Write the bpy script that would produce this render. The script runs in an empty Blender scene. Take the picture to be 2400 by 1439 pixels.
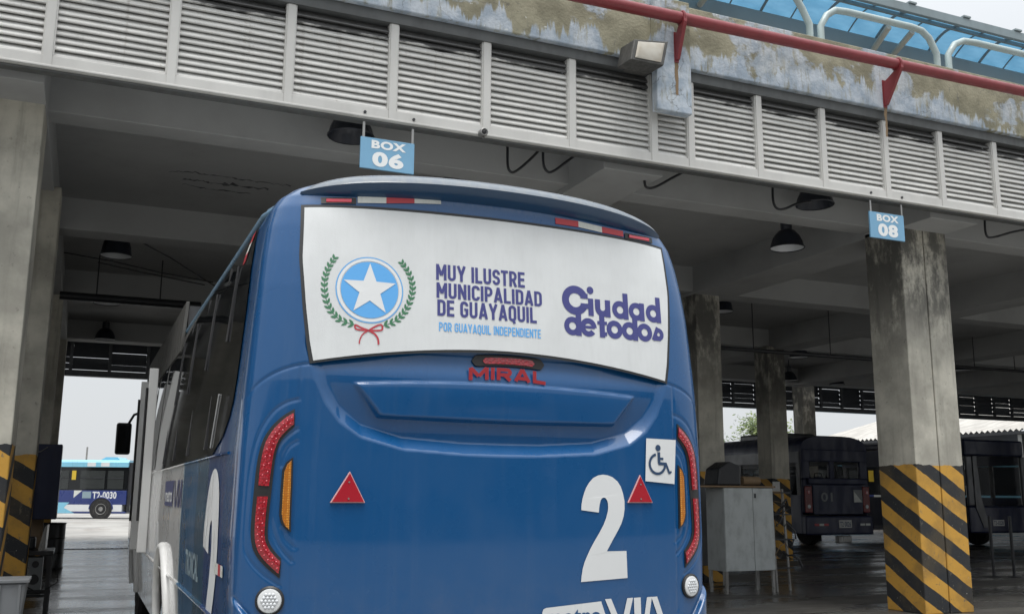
import bpy, bmesh, math, random
import numpy as np
from mathutils import Vector, Matrix
from mathutils.geometry import tessellate_polygon
random.seed(7)
SC = bpy.context.scene
COL = SC.collection
# ------------------------------------------------------------------ camera
F_PX, YAW, PITCH, ROLL, CAM_H = 2315.0, 23.2, 10.75, 0.35, 1.5
_y, _p, _r = math.radians(YAW), math.radians(PITCH), math.radians(ROLL)
FWD = Vector((math.sin(_y)*math.cos(_p), math.cos(_y)*math.cos(_p), math.sin(_p)))
_rt = Vector((math.cos(_y), -math.sin(_y), 0)); _up = _rt.cross(FWD)
RGT = _rt*math.cos(_r) + _up*math.sin(_r); UPV = -_rt*math.sin(_r) + _up*math.cos(_r)
CAMP = Vector((0, 0, CAM_H))
cam = bpy.data.cameras.new('camera'); cam.sensor_width = 36; cam.lens = 36*F_PX/2400
cam.clip_end = 2000; cam.clip_start = .05
cam_o = bpy.data.objects.new('camera', cam); COL.objects.link(cam_o)
M = Matrix((RGT, UPV, -FWD)).transposed().to_4x4(); M.translation = CAMP
cam_o.matrix_world = M; SC.camera = cam_o
# ------------------------------------------------------------------ world, sun, exposure
SUN_EL, SUN_ROT = math.radians(72), math.radians(205)
w = bpy.data.worlds.new('World'); SC.world = w; w.use_nodes = True
nt = w.node_tree; nt.nodes.clear()
sky = nt.nodes.new('ShaderNodeTexSky'); sky.sky_type = 'NISHITA'; sky.sun_disc = False
sky.sun_elevation = SUN_EL; sky.sun_rotation = SUN_ROT; sky.dust_density = 6; sky.air_density = 1.0
sc_ = nt.nodes.new('ShaderNodeVectorMath'); sc_.operation = 'SCALE'; sc_.inputs['Scale'].default_value = 1.0
mixs = nt.nodes.new('ShaderNodeMix'); mixs.data_type = 'RGBA'; mixs.inputs[0].default_value = .88

sep = nt.nodes.new('ShaderNodeSeparateXYZ'); zr_ = nt.nodes.new('ShaderNodeMapRange')       # overcast dome: brighter overhead
zr_.inputs[1].default_value = 0; zr_.inputs[2].default_value = 1; zr_.inputs[3].default_value = 5.1; zr_.inputs[4].default_value = 18.5
zp_ = nt.nodes.new('ShaderNodeMath'); zp_.operation = 'POWER'; zp_.use_clamp = True; zp_.inputs[1].default_value = 2.8; zm_ = nt.nodes.new('ShaderNodeMath'); zm_.operation = 'MAXIMUM'; zm_.inputs[1].default_value = 0.
dome = nt.nodes.new('ShaderNodeVectorMath'); dome.operation = 'SCALE'; dome.inputs[0].default_value = (.965, 1.0, 1.03)
# soft uneven cloud cover, the same all round
tc = nt.nodes.new('ShaderNodeTexCoord'); cn = nt.nodes.new('ShaderNodeTexNoise')
cn.inputs['Scale'].default_value = 2.2; cn.inputs['Detail'].default_value = 4
cr = nt.nodes.new('ShaderNodeMapRange'); cr.inputs[3].default_value = .93; cr.inputs[4].default_value = 1.07
cm = nt.nodes.new('ShaderNodeVectorMath'); cm.operation = 'SCALE'
bg = nt.nodes.new('ShaderNodeBackground'); bg.inputs['Strength'].default_value = .1
wo = nt.nodes.new('ShaderNodeOutputWorld')
L = nt.links.new
L(tc.outputs['Generated'], sep.inputs[0]); L(sep.outputs[2], zm_.inputs[0]); L(zm_.outputs[0], zp_.inputs[0]); L(zp_.outputs[0], zr_.inputs[0]); L(zr_.outputs[0], dome.inputs['Scale']); L(dome.outputs[0], mixs.inputs[7])
L(sky.outputs[0], sc_.inputs[0]); L(sc_.outputs[0], mixs.inputs[6]); L(tc.outputs['Generated'], cn.inputs['Vector'])
L(cn.outputs[0], cr.inputs[0]); L(mixs.outputs[2], cm.inputs[0]); L(cr.outputs[0], cm.inputs['Scale'])
L(cm.outputs[0], bg.inputs['Color']); L(bg.outputs[0], wo.inputs['Surface'])
sun = bpy.data.lights.new('sun', 'SUN'); sun.energy = 1.5; sun.angle = math.radians(30); sun.color = (1, .97, .93)
sun_o = bpy.data.objects.new('sun', sun); COL.objects.link(sun_o)
sd = Vector((math.sin(SUN_ROT)*math.cos(SUN_EL), math.cos(SUN_ROT)*math.cos(SUN_EL), math.sin(SUN_EL)))
sun_o.rotation_euler = sd.to_track_quat('Z', 'Y').to_euler()
SC.view_settings.view_transform = 'Standard'; SC.view_settings.look = 'None'
SC.view_settings.exposure = 0.7; SC.view_settings.gamma = 1; SC.view_settings.use_curve_mapping = False
SC.render.engine = 'CYCLES'
SC.cycles.max_bounces = 8; SC.cycles.diffuse_bounces = 5; SC.cycles.glossy_bounces = 4
SC.cycles.transmission_bounces = 6; SC.cycles.transparent_max_bounces = 12
SC.cycles.use_denoising = True
# ------------------------------------------------------------------ helpers
def ray(px, py):                                   # photograph pixel (2400 x 1439) -> direction
    return RGT*((px-1200)/F_PX) - UPV*((py-719.5)/F_PX) + FWD
def onX(px, py, v): d = ray(px, py); return CAMP + d*((v-CAMP.x)/d.x)
def onY(px, py, v): d = ray(px, py); return CAMP + d*((v-CAMP.y)/d.y)
def onZ(px, py, v): d = ray(px, py); return CAMP + d*((v-CAMP.z)/d.z)
class MB:
    def __init__(s): s.v = []; s.f = []
    def add(s, vs, fs):
        n = len(s.v); s.v += [tuple(v) for v in vs]; s.f += [tuple(n+i for i in f) for f in fs]; return s
    def box(s, x0, x1, y0, y1, z0, z1):
        vs = [(x, y, z) for z in (z0, z1) for y in (y0, y1) for x in (x0, x1)]
        return s.add(vs, [(0,2,3,1),(4,5,7,6),(0,1,5,4),(2,6,7,3),(0,4,6,2),(1,3,7,5)])
    def obox(s, c, ax, ay, az):                     # oriented box: centre and half vectors
        c, ax, ay, az = map(Vector, (c, ax, ay, az))
        vs = [c+ax*i+ay*j+az*k for k in (-1,1) for j in (-1,1) for i in (-1,1)]
        return s.add(vs, [(0,2,3,1),(4,5,7,6),(0,1,5,4),(2,6,7,3),(0,4,6,2),(1,3,7,5)])
    def tube(s, pts, r, n=8, cap=True, closed=False):
        pts = [Vector(p) for p in pts]; N = len(pts); rings = []
        prev = None
        for i, p in enumerate(pts):
            a = pts[(i-1) % N] if (closed or i) else p; b = pts[(i+1) % N] if (closed or i < N-1) else p
            t = (b-a).normalized()
            if prev is None:
                u = t.cross(Vector((0,0,1)))
                if u.length < .1: u = t.cross(Vector((0,1,0)))
                u.normalize()
            else: u = (prev - t*prev.dot(t)).normalized()
            prev = u; v = t.cross(u)
            rr = r[i] if isinstance(r, (list, tuple)) else r
            rings.append([p+u*math.cos(q)*rr+v*math.sin(q)*rr for q in (2*math.pi*k/n for k in range(n))])
        n0 = len(s.v); s.v += [tuple(q) for R in rings for q in R]
        for i in range(N if closed else N-1):
            j = (i+1) % N
            for k in range(n): s.f.append((n0+i*n+k, n0+i*n+(k+1)%n, n0+j*n+(k+1)%n, n0+j*n+k))
        if cap and not closed:
            s.f.append(tuple(n0+k for k in range(n))[::-1]); s.f.append(tuple(n0+(N-1)*n+k for k in range(n)))
        return s
    def lathe(s, prof, c, n=20, axis='Z', cap=True):   # prof: (radius, along)
        c = Vector(c); n0 = len(s.v)
        for r, h in prof:
            for k in range(n):
                a = 2*math.pi*k/n; q = (r*math.cos(a), r*math.sin(a), h)
                if axis == 'X': q = (q[2], q[0], q[1])
                if axis == 'Y': q = (q[0], q[2], q[1])
                s.v.append(tuple(c+Vector(q)))
        for i in range(len(prof)-1):
            for k in range(n):
                s.f.append((n0+i*n+k, n0+i*n+(k+1)%n, n0+(i+1)*n+(k+1)%n, n0+(i+1)*n+k))
        if cap:
            if prof[0][0] > 1e-4: s.f.append(tuple(n0+k for k in range(n))[::-1])
            if prof[-1][0] > 1e-4: s.f.append(tuple(n0+(len(prof)-1)*n+k for k in range(n)))
        return s
    def prism(s, poly, off):                          # planar polygon (3D) extruded by off
        off = Vector(off); P = [Vector(p) for p in poly]; n = len(P); n0 = len(s.v)
        s.v += [tuple(p) for p in P] + [tuple(p+off) for p in P]
        for t in tessellate_polygon([P]):
            s.f.append(tuple(n0+i for i in t)); s.f.append(tuple(n0+n+i for i in t[::-1]))
        for i in range(n): s.f.append((n0+i, n0+(i+1)%n, n0+n+(i+1)%n, n0+n+i))
        return s
    def flat(s, poly):
        P = [Vector(p) for p in poly]; n0 = len(s.v); s.v += [tuple(p) for p in P]
        for t in tessellate_polygon([P]): s.f.append(tuple(n0+i for i in t))
        return s
    def mesh(s, name, smooth=None):
        me = bpy.data.meshes.new(name); me.from_pydata(s.v, [], s.f)
        bm = bmesh.new(); bm.from_mesh(me); bmesh.ops.recalc_face_normals(bm, faces=bm.faces); bm.to_mesh(me); bm.free()
        if smooth is not None:
            me.shade_smooth() if hasattr(me, 'shade_smooth') else None
            if smooth < 3.1: me.set_sharp_from_angle(angle=smooth)
        return me
    def build(s, name, mat, parent=None, smooth=None, bevel=0, loc=None):
        return put(name, s.mesh(name, smooth), mat, parent, bevel, loc)
def put(name, me, mat, parent=None, bevel=0, loc=None):
    if mat and not me.materials: me.materials.append(mat)
    o = bpy.data.objects.new(name, me); COL.objects.link(o)
    if parent: o.parent = parent
    if loc: o.location = loc
    if bevel:
        b = o.modifiers.new('bevel', 'BEVEL'); b.width = bevel; b.segments = 2; b.limit_method = 'ANGLE'
    return o
def thing(name, label, cat, group=None, loc=(0,0,0)):
    o = bpy.data.objects.new(name, None); COL.objects.link(o); o.location = loc; o.empty_display_size = .1
    return tag(o, label, cat, group)
def tag(o, label, cat, group=None):
    o['label'] = label; o['category'] = cat
    if group: o['group'] = group
    return o
def struct(o): o['kind'] = 'structure'; return o
def smst(t): t = np.clip(t, 0, 1); return t*t*(3-2*t)
# ------------------------------------------------------------------ text (built-in font -> flat mesh in a unit box)
_tc = {}
def text2d(txt, bold=.0, res=4):
    k = (txt, bold)
    if k in _tc: return _tc[k]
    cu = bpy.data.curves.new('lettering', 'FONT'); cu.body = txt; cu.offset = bold; cu.resolution_u = res
    cu.space_character = 1 + bold*2.2
    o = bpy.data.objects.new('lettering', cu); COL.objects.link(o)
    bpy.context.view_layer.update()
    dg = bpy.context.evaluated_depsgraph_get(); ev = o.evaluated_get(dg); me = ev.to_mesh()
    v = np.array([(q.co.x, q.co.y) for q in me.vertices]); f = [tuple(p.vertices) for p in me.polygons]
    ev.to_mesh_clear(); bpy.data.objects.remove(o); bpy.data.curves.remove(cu)
    lo, hi = v.min(0), v.max(0); v = (v-lo)/(hi-lo)
    _tc[k] = (v, f, (hi-lo)[0]/(hi-lo)[1]); return _tc[k]
def text_on(mb, txt, fn, bold=.0, box=(0,1,0,1), shear=0):   # fn(s,t) -> 3D
    v, f, _ = text2d(txt, bold); a, b, c, d = box
    mb.add([fn(a+(b-a)*(p[0]+shear*p[1]), c+(d-c)*p[1]) for p in v], f); return mb
def glyph(ch, t, w):
    h = t/2; r = min(.24, w/2-h); A = lambda cx, cy, a0, a1, rx=r, ry=r: [(cx+rx*math.cos(math.radians(a0+(a1-a0)*i/8)), cy+ry*math.sin(math.radians(a0+(a1-a0)*i/8))) for i in range(9)]
    L_, R_, B_, T_ = h, w-h, h, 1-h; m = w/2
    if ch == 'I': return t, [[(h,0),(h,1)]]
    if ch == 'L': return w*.88, [[(L_,0),(L_,1)], [(t,B_),(w*.88,B_)]]
    if ch == 'T': return w*.92, [[(0,T_),(w*.92,T_)], [(w*.46,0),(w*.46,1-t)]]
    if ch == 'E': return w*.90, [[(L_,0),(L_,1)], [(t,B_),(w*.9,B_)], [(t,T_),(w*.9,T_)], [(t,.51),(w*.84,.51)]]
    if ch == 'U': return w, [[(L_,1)]+A(L_+r,B_+r,180,270)+A(R_-r,B_+r,270,360)+[(R_,1)]]
    if ch in 'OQ':
        P = A(R_-r,T_-r,0,90)+A(L_+r,T_-r,90,180)+A(L_+r,B_+r,180,270)+A(R_-r,B_+r,270,360); P.append(P[0]); return w, [P]+([[(m+.02,.12),(m+.14,-.13)]] if ch == 'Q' else [])
    if ch == 'D': return w, [[(L_,0),(L_,1)], [(t,T_)]+A(R_-r,T_-r,90,0)+A(R_-r,B_+r,0,-90)+[(t,B_)]]
    if ch == 'C': return w*.97, [A(R_-r,T_-r,-10,90)+A(L_+r,T_-r,90,180)+A(L_+r,B_+r,180,270)+A(R_-r,B_+r,270,370)]
    if ch == 'G': return w, [A(R_-r,T_-r,-10,90)+A(L_+r,T_-r,90,180)+A(L_+r,B_+r,180,270)+A(R_-r,B_+r,270,360)+[(R_,.56)], [(m,.50),(R_-h,.50)]]
    if ch == 'S':
        q = (T_-.5)/2; return w*.97, [A(R_-r,T_-q,-5,90,r,q)+A(L_+r,T_-q,90,270,r,q)+A(R_-r,B_+q,90,-90,r,q)+A(L_+r,B_+q,270,185,r,q)]
    if ch in 'PRB':
        y0 = .44; q = (T_-y0)/2; P = [[(L_,0),(L_,1)], [(t,T_)]+A(R_-r,T_-q,90,-90,r,q)+[(t,y0)]]
        if ch == 'R': P.append([(m,y0),(R_+.02,0)])
        if ch == 'B': q2 = (y0-B_)/2; P.append(A(R_-r+.02,y0-q2,90,-90,r,q2)+[(t,B_)])
        return w, P
    if ch == 'A': return w*1.12, [[(h*.9,0),(w*.56,1)], [(w*1.12-h*.9,0),(w*.56,1)], [(w*.30,.25),(w*.82,.25)]]
    if ch == 'M': return w*1.28, [[(h,0),(h,1)], [(w*1.28-h,0),(w*1.28-h,1)], [(h,1-.02),(w*.64,.30)], [(w*1.28-h,1-.02),(w*.64,.30)]]
    if ch == 'N': return w*1.05, [[(h,0),(h,1)], [(w*1.05-h,0),(w*1.05-h,1)], [(h,1-.04),(w*1.05-h,.04)]]
    if ch == 'Y': return w*1.08, [[(h*.8,1),(w*.54,.42)], [(w*1.08-h*.8,1),(w*.54,.42)], [(w*.54,0),(w*.54,.46)]]
    return w*.42, []
def stroke_text(mb, txt, fn, x0, x1, z0, z1, t=.2, w=.56, gap=.10):       # fn(x, z, lift) -> 3D
    G = [glyph(c, t, w) for c in txt]; tot = sum(g[0] for g in G)+gap*(len(G)-1); sx = (x1-x0)/tot; sz = z1-z0; cx = 0; k = 0
    for wd, P in G:
        for pl in P:
            n = len(pl); closed = n > 2 and pl[0] == pl[-1]; row = []
            for i in range(n):
                a = pl[i-1] if i else (pl[-2] if closed else pl[0]); b = pl[i+1] if i < n-1 else (pl[1] if closed else pl[-1])
                dx, dy = b[0]-a[0], b[1]-a[1]; l_ = math.hypot(dx, dy) or 1; nx, ny = -dy/l_*t/2, dx/l_*t/2
                for q in (-1, 1): row.append(fn(x0+(cx+pl[i][0]+q*nx)*sx, z0+(pl[i][1]+q*ny)*sz, .00025*(k % 4)))
            mb.add(row, [(2*i, 2*i+2, 2*i+3, 2*i+1) for i in range(n-1)]); k += 1
        cx += wd+gap
    return mb
def quadfn(o, ex, ez):                                       # unit square -> plane
    o, ex, ez = Vector(o), Vector(ex), Vector(ez); return lambda s, t: o+ex*s+ez*t
# ------------------------------------------------------------------ materials
def newmat(name, col=(.5,.5,.5), rough=.5, metal=0., coat=0., spec=.5, **kw):
    m = bpy.data.materials.new(name); m.use_nodes = True; b = m.node_tree.nodes['Principled BSDF']
    b.inputs['Base Color'].default_value = (*col, 1); b.inputs['Roughness'].default_value = rough
    b.inputs['Metallic'].default_value = metal; b.inputs['Coat Weight'].default_value = coat
    b.inputs['Coat Roughness'].default_value = .06; b.inputs['Specular IOR Level'].default_value = spec
    for k, v in kw.items(): b.inputs[k].default_value = v
    return m
class NT:                                                     # tiny node helper
    def __init__(s, m): s.m = m; s.t = m.node_tree; s.b = s.t.nodes['Principled BSDF']
    def n(s, typ, **kw):
        q = s.t.nodes.new('ShaderNode'+typ)
        for k, v in kw.items(): setattr(q, k, v)
        return q
    def l(s, a, b): s.t.links.new(a, b)
    def pos(s, scale=(1,1,1), obj=False):
        g = s.n('TexCoord').outputs['Object'] if obj else s.n('NewGeometry').outputs['Position']
        mp = s.n('Mapping'); mp.inputs['Scale'].default_value = scale; s.l(g, mp.inputs[0]); return mp.outputs[0]
    def noise(s, vec, scale, detail=4, rough=.55, lo=.35, hi=.65):
        q = s.n('TexNoise'); q.inputs['Scale'].default_value = scale; q.inputs['Detail'].default_value = detail
        q.inputs['Roughness'].default_value = rough; s.l(vec, q.inputs['Vector'])
        r = s.n('MapRange'); r.inputs[1].default_value = lo; r.inputs[2].default_value = hi; r.interpolation_type = 'SMOOTHSTEP'
        s.l(q.outputs[0], r.inputs[0]); return r.outputs[0]
    def mix(s, f, a, b):
        q = s.n('Mix', data_type='RGBA')
        if hasattr(f, 'is_output'): s.l(f, q.inputs[0])
        else: q.inputs[0].default_value = f
        for v, i in ((a, 6), (b, 7)):
            if hasattr(v, 'is_output'): s.l(v, q.inputs[i])
            else: q.inputs[i].default_value = (*v, 1)
        return q.outputs[2]
    def math(s, op, a, b=0., c=None):
        q = s.n('Math', operation=op)
        for v, i in ((a, 0), (b, 1), (c, 2)):
            if v is None: continue
            if hasattr(v, 'is_output'): s.l(v, q.inputs[i])
            else: q.inputs[i].default_value = v
        return q.outputs[0]
    def rng(s, v, a, b, c=0., d=1.):
        r = s.n('MapRange'); r.interpolation_type = 'SMOOTHSTEP'; s.l(v, r.inputs[0])
        for i, x in zip((1,2,3,4), (a,b,c,d)): r.inputs[i].default_value = x
        return r.outputs[0]
    def xyz(s, vec): q = s.n('SeparateXYZ'); s.l(vec, q.inputs[0]); return q.outputs
    def color(s, c): s.l(c, s.b.inputs['Base Color'])
    def rough(s, v): s.l(v, s.b.inputs['Roughness'])
    def bump(s, h, strength=.3, dist=.01):
        q = s.n('Bump'); q.inputs['Strength'].default_value = strength; q.inputs['Distance'].default_value = dist
        s.l(h, q.inputs['Height']); s.l(q.outputs[0], s.b.inputs['Normal'])
def dirty(name, col, rough=.5, amt=.35, dcol=(.06,.055,.05), scale=3., stretch=(1,1,.35), bump=0., metal=0., coat=0.):
    m = newmat(name, col, rough, metal, coat); t = NT(m); p = t.pos(stretch)
    f = t.math('MULTIPLY', t.noise(p, scale, 6, .6, .42, .75), amt)
    c = t.mix(f, col, dcol); v = t.noise(t.pos(), scale*.35, 3, .5, .3, .7)
    c = t.mix(t.math('MULTIPLY', v, .18), c, tuple(x*.6 for x in col)); t.color(c)
    t.rough(t.rng(t.noise(p, scale*2.3, 4), 0, 1, max(rough-.08, .03), min(rough+.12, 1)))
    if bump: t.bump(t.noise(t.pos(), scale*8, 6, .65, .2, .8), bump, .01)
    return m
MT = {}
# weathered painted concrete of the roof band
def mat_band():
    m = newmat('weathered_paint_concrete', rough=.85); t = NT(m); p = t.pos(); ps = t.pos((1.6,1.6,.5))
    olive = t.mix(t.noise(p, 3.0, 5), (.19,.18,.125), (.30,.285,.205))
    blue = t.mix(t.noise(p, 6.0, 5), (.30,.36,.43), (.47,.52,.575))
    x, y, z = t.xyz(p)
    blob = t.noise(t.pos((1,1,1.3)), .95, 8, .62, .53, .57)                         # big flaked patches with ragged rims
    edge = t.math('SUBTRACT', z, t.math('MULTIPLY', t.noise(t.pos((1.7,1.7,.02)), 1.0, 5, .6, .3, .75), .50))
    drip = t.rng(t.math('ADD', edge, t.math('MULTIPLY', t.noise(t.pos((11,11,1.2)), 1.0, 5, .65, .3, .7), .16)), 6.47, 6.40)   # paint lost from the dripping edge upwards
    f = t.math('MINIMUM', t.math('ADD', t.math('MULTIPLY', blob, .8), t.math('MULTIPLY', drip, .95)), 1.)
    f = t.math('MULTIPLY', f, t.noise(t.pos((4,4,.8)), 3.2, 7, .7, .28, .50))
    c = t.mix(f, olive, blue)
    v = t.n('TexVoronoi'); v.feature = 'DISTANCE_TO_EDGE'; v.inputs['Scale'].default_value = 2.1
    wn = t.n('TexNoise'); wn.inputs['Scale'].default_value = 3.; wn.inputs['Detail'].default_value = 5; t.l(p, wn.inputs['Vector'])
    wa = t.n('VectorMath', operation='SCALE'); wa.inputs['Scale'].default_value = .55; t.l(wn.outputs['Color'], wa.inputs[0])
    wb = t.n('VectorMath', operation='ADD'); t.l(p, wb.inputs[0]); t.l(wa.outputs[0], wb.inputs[1]); t.l(wb.outputs[0], v.inputs['Vector'])
    crack = t.math('MULTIPLY', t.rng(v.outputs['Distance'], .012, .0, 0, 1), t.noise(p, 1.1, 3, .5, .5, .6))
    c = t.mix(t.math('MULTIPLY', crack, .7), c, (.10,.10,.09))
    pale = t.math('MULTIPLY', t.noise(p, 16, 3, .6, .71, .73), .7)
    c = t.mix(pale, c, (.62,.64,.62)); c = t.mix(t.math('MULTIPLY', t.noise(ps, 9, 6, .7, .58, .75), .65), c, (.12,.12,.11))
    t.color(c); t.bump(t.math('ADD', f, t.noise(p, 30, 4)), .35, .006); return m
MT['band'] = mat_band()
def mat_conc(name, col, striped=False, ztop=1.93, period=.42, off=0.):
    m = newmat(name, col, .8); t = NT(m); p = t.pos(); x, y, z = t.xyz(p)
    dk = tuple(q*.45 for q in col); lt = tuple(min(1, q*1.2) for q in col)
    c = t.mix(t.noise(p, 1.3, 5, .6), dk if not striped else tuple(q*.7 for q in col), lt)
    c = t.mix(t.math('MULTIPLY', t.noise(t.pos((6,6,.5)), 1.2, 6, .65, .5, .75), .5), c, tuple(q*.35 for q in col))
    c = t.mix(t.math('MULTIPLY', t.noise(p, 14, 5, .7, .6, .72), .55), c, tuple(q*.3 for q in col))
    if striped:
        soot_shade = t.math('MULTIPLY', t.math('MULTIPLY', t.rng(z, 2.9, 4.6), t.rng(x, 2., 8., .12, 1.)), t.noise(t.pos((1.5,1.5,.7)), 2.2, 7, .72, .34, .54)); c = t.mix(t.math('MULTIPLY', soot_shade, .85), c, (.05,.05,.048))  # soot blotches, plus overhang shade painted into the column tops
        q = t.math('ADD', z, t.math('MULTIPLY', t.math('SUBTRACT', x, y), .62)); q = t.math('ADD', t.math('ADD', q, off), t.math('MULTIPLY', t.noise(p, 3.5, 4, .6, .2, .8), .022))
        fr = t.math('FRACT', t.math('DIVIDE', q, period)); st = t.math('GREATER_THAN', fr, .5)
        wob = t.math('MULTIPLY', t.math('SUBTRACT', t.noise(p, 5, 3), .5), .02)
        band = t.mix(st, (.022,.024,.027), (.55,.30,.05))
        wear = t.noise(t.pos((2,2,1)), 9, 7, .75, .60, .66); band = t.mix(t.math('MULTIPLY', wear, .75), band, (.16,.14,.10))
        band = t.mix(t.math('MULTIPLY', t.noise(p, 2.2, 5, .6, .45, .7), .45), band, (.10,.075,.04))
        scr = t.math('MULTIPLY', t.noise(t.pos((1.2,1.2,5)), 5, 7, .75, .62, .66), t.rng(z, 1.25, .3)); band = t.mix(t.math('MULTIPLY', scr, .8), band, (.09,.08,.065))
        chip = t.noise(p, 26, 4, .6, .71, .73); band = t.mix(chip, band, (.45,.44,.40))
        c = t.mix(t.math('LESS_THAN', t.math('ADD', z, wob), ztop), c, band)
    t.color(c); t.bump(t.noise(p, 18, 6, .7, .2, .8), .3, .006); return m
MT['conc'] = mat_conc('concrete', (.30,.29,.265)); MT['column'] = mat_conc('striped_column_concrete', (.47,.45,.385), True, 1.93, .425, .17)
MT['ceiling'] = dirty('ceiling_plaster', (.37,.375,.375), .85, .25, (.11,.11,.10), .8, (1,1,1), .1)
def mat_louvre():
    m = newmat('louvre_grey_paint', rough=.42); t = NT(m); p = t.pos(); x, y, z = t.xyz(p)
    c = t.mix(t.noise(t.pos((.7,1,6)), 3, 4), (.58,.58,.56), (.70,.695,.67))
    c = t.mix(t.math('MULTIPLY', t.noise(t.pos((5,5,1)), 2.5, 6, .65, .55, .8), .35), c, (.22,.21,.2))
    oi = t.n('ObjectInfo'); c = t.mix(t.rng(oi.outputs['Random'], 0, 1, 0, .22), c, (.36,.355,.34))
    run = t.math('MULTIPLY', t.noise(t.pos((9,9,.25)), 1.6, 5, .6, .60, .72), .45); c = t.mix(run, c, (.26,.235,.20))
    # black grime with the header's shade painted in: ragged patches that hang from the head of the panels
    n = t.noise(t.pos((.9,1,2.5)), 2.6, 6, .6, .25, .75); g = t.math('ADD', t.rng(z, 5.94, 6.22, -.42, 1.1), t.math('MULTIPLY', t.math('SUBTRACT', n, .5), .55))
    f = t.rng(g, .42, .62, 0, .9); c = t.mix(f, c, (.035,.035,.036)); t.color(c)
    t.rough(t.rng(t.noise(p, 8, 4), 0, 1, .36, .55)); return m
MT['louvre'] = mat_louvre()
MT['frame'] = dirty('louvre_frame_paint', (.56,.555,.53), .42, .22, (.2,.19,.18), 2.5)
MT['header'] = dirty('dark_header_flashing', (.10,.105,.105), .55, .4, (.04,.04,.04), 4)
MT['red_pipe'] = dirty('red_oxide_paint', (.22,.032,.038), .38, .35, (.10,.02,.02), 5, (1,1,1))
MT['rail'] = dirty('pale_blue_enamel', (.36,.44,.44), .35, .3, (.25,.25,.22), 6)
MT['fascia'] = dirty('grey_blue_steel', (.235,.28,.295), .45, .3, (.12,.13,.13), 2)
MT['rib'] = dirty('canopy_steel', (.20,.25,.27), .5, .3, (.1,.1,.1), 3)
MT['strut'] = dirty('beige_strut_paint', (.46,.44,.38), .5, .3, (.2,.18,.15), 4)
def mat_poly():
    m = bpy.data.materials.new('blue_polycarbonate'); m.use_nodes = True; nt = m.node_tree; nt.nodes.clear()
    tr = nt.nodes.new('ShaderNodeBsdfTranslucent'); gl = nt.nodes.new('ShaderNodeBsdfGlossy'); tp = nt.nodes.new('ShaderNodeBsdfTransparent')
    df = nt.nodes.new('ShaderNodeBsdfDiffuse'); df.inputs[0].default_value = (.10,.33,.55,1)
    nz = nt.nodes.new('ShaderNodeTexNoise'); nz.inputs['Scale'].default_value = 2.5; nz.inputs['Detail'].default_value = 6
    rp = nt.nodes.new('ShaderNodeValToRGB'); rp.color_ramp.elements[0].color = (.085,.22,.34,1); rp.color_ramp.elements[1].color = (.14,.31,.45,1)
    rp.color_ramp.elements[0].position = .35; rp.color_ramp.elements[1].position = .65
    tp.inputs[0].default_value = (.10,.25,.38,1); gl.inputs['Roughness'].default_value = .2
    a = nt.nodes.new('ShaderNodeMixShader'); a.inputs[0].default_value = .35; b = nt.nodes.new('ShaderNodeMixShader'); b.inputs[0].default_value = .12
    d = nt.nodes.new('ShaderNodeMixShader'); d.inputs[0].default_value = .05
    o = nt.nodes.new('ShaderNodeOutputMaterial'); k = nt.links.new
    k(nz.outputs[0], rp.inputs[0]); k(rp.outputs[0], tr.inputs[0])
    k(tr.outputs[0], a.inputs[1]); k(tp.outputs[0], a.inputs[2]); k(a.outputs[0], b.inputs[1]); k(df.outputs[0], b.inputs[2])
    k(b.outputs[0], d.inputs[1]); k(gl.outputs[0], d.inputs[2]); k(d.outputs[0], o.inputs[0]); return m
MT['poly'] = mat_poly()
def mat_floor():
    m = newmat('wet_depot_floor', rough=.4); t = NT(m); p = t.pos(); x, y, z = t.xyz(p)
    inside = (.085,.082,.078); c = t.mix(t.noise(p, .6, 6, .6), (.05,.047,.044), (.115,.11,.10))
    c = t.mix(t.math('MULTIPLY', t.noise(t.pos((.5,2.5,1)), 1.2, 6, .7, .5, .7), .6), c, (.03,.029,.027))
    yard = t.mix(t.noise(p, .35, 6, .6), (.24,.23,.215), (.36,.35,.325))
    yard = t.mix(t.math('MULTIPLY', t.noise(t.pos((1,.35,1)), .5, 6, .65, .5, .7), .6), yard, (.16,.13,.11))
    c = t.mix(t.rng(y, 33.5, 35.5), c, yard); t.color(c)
    wet = t.noise(t.pos((.35,1.2,1)), .9, 6, .6, .38, .62); r = t.rng(wet, 0, 1, .20, .50)
    r = t.math('MULTIPLY', r, t.rng(x, 2.5, 7., .55, 1.)); r2 = t.math('ADD', r, t.rng(y, 33.5, 36, 0, .45)); t.rough(r2)
    t.bump(t.noise(t.pos((.6,2.4,1)), 5.0, 5, .6, .2, .8), .15, .02); return m
MT['floor'] = mat_floor()
MT['asphalt'] = dirty('apron_concrete', (.24,.235,.22), .8, .4, (.12,.11,.10), .6, (1,1,1), .2)
MT['black'] = newmat('black_rubber_plastic', (.012,.012,.013), .45)
MT['dark'] = dirty('dark_enamel', (.02,.022,.026), .4, .3, (.05,.045,.04), 5)
MT['lampshade'] = dirty('dark_lamp_enamel', (.018,.022,.033), .42, .3, (.04,.04,.04), 8)
MT['lampin'] = newmat('white_lamp_inside', (.62,.64,.66), .35)
MT['glass'] = newmat('dark_tinted_glass', (.008,.009,.010), .04, 0, 0, .5)
MT['white'] = dirty('white_paint', (.66,.66,.645), .38, .2, (.3,.29,.27), 4)
MT['steel'] = dirty('bare_steel', (.32,.32,.31), .35, .4, (.12,.10,.08), 5, metal=.6)
MT['tyre'] = dirty('tyre_rubber', (.018,.018,.018), .8, .4, (.07,.065,.06), 10)
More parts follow.
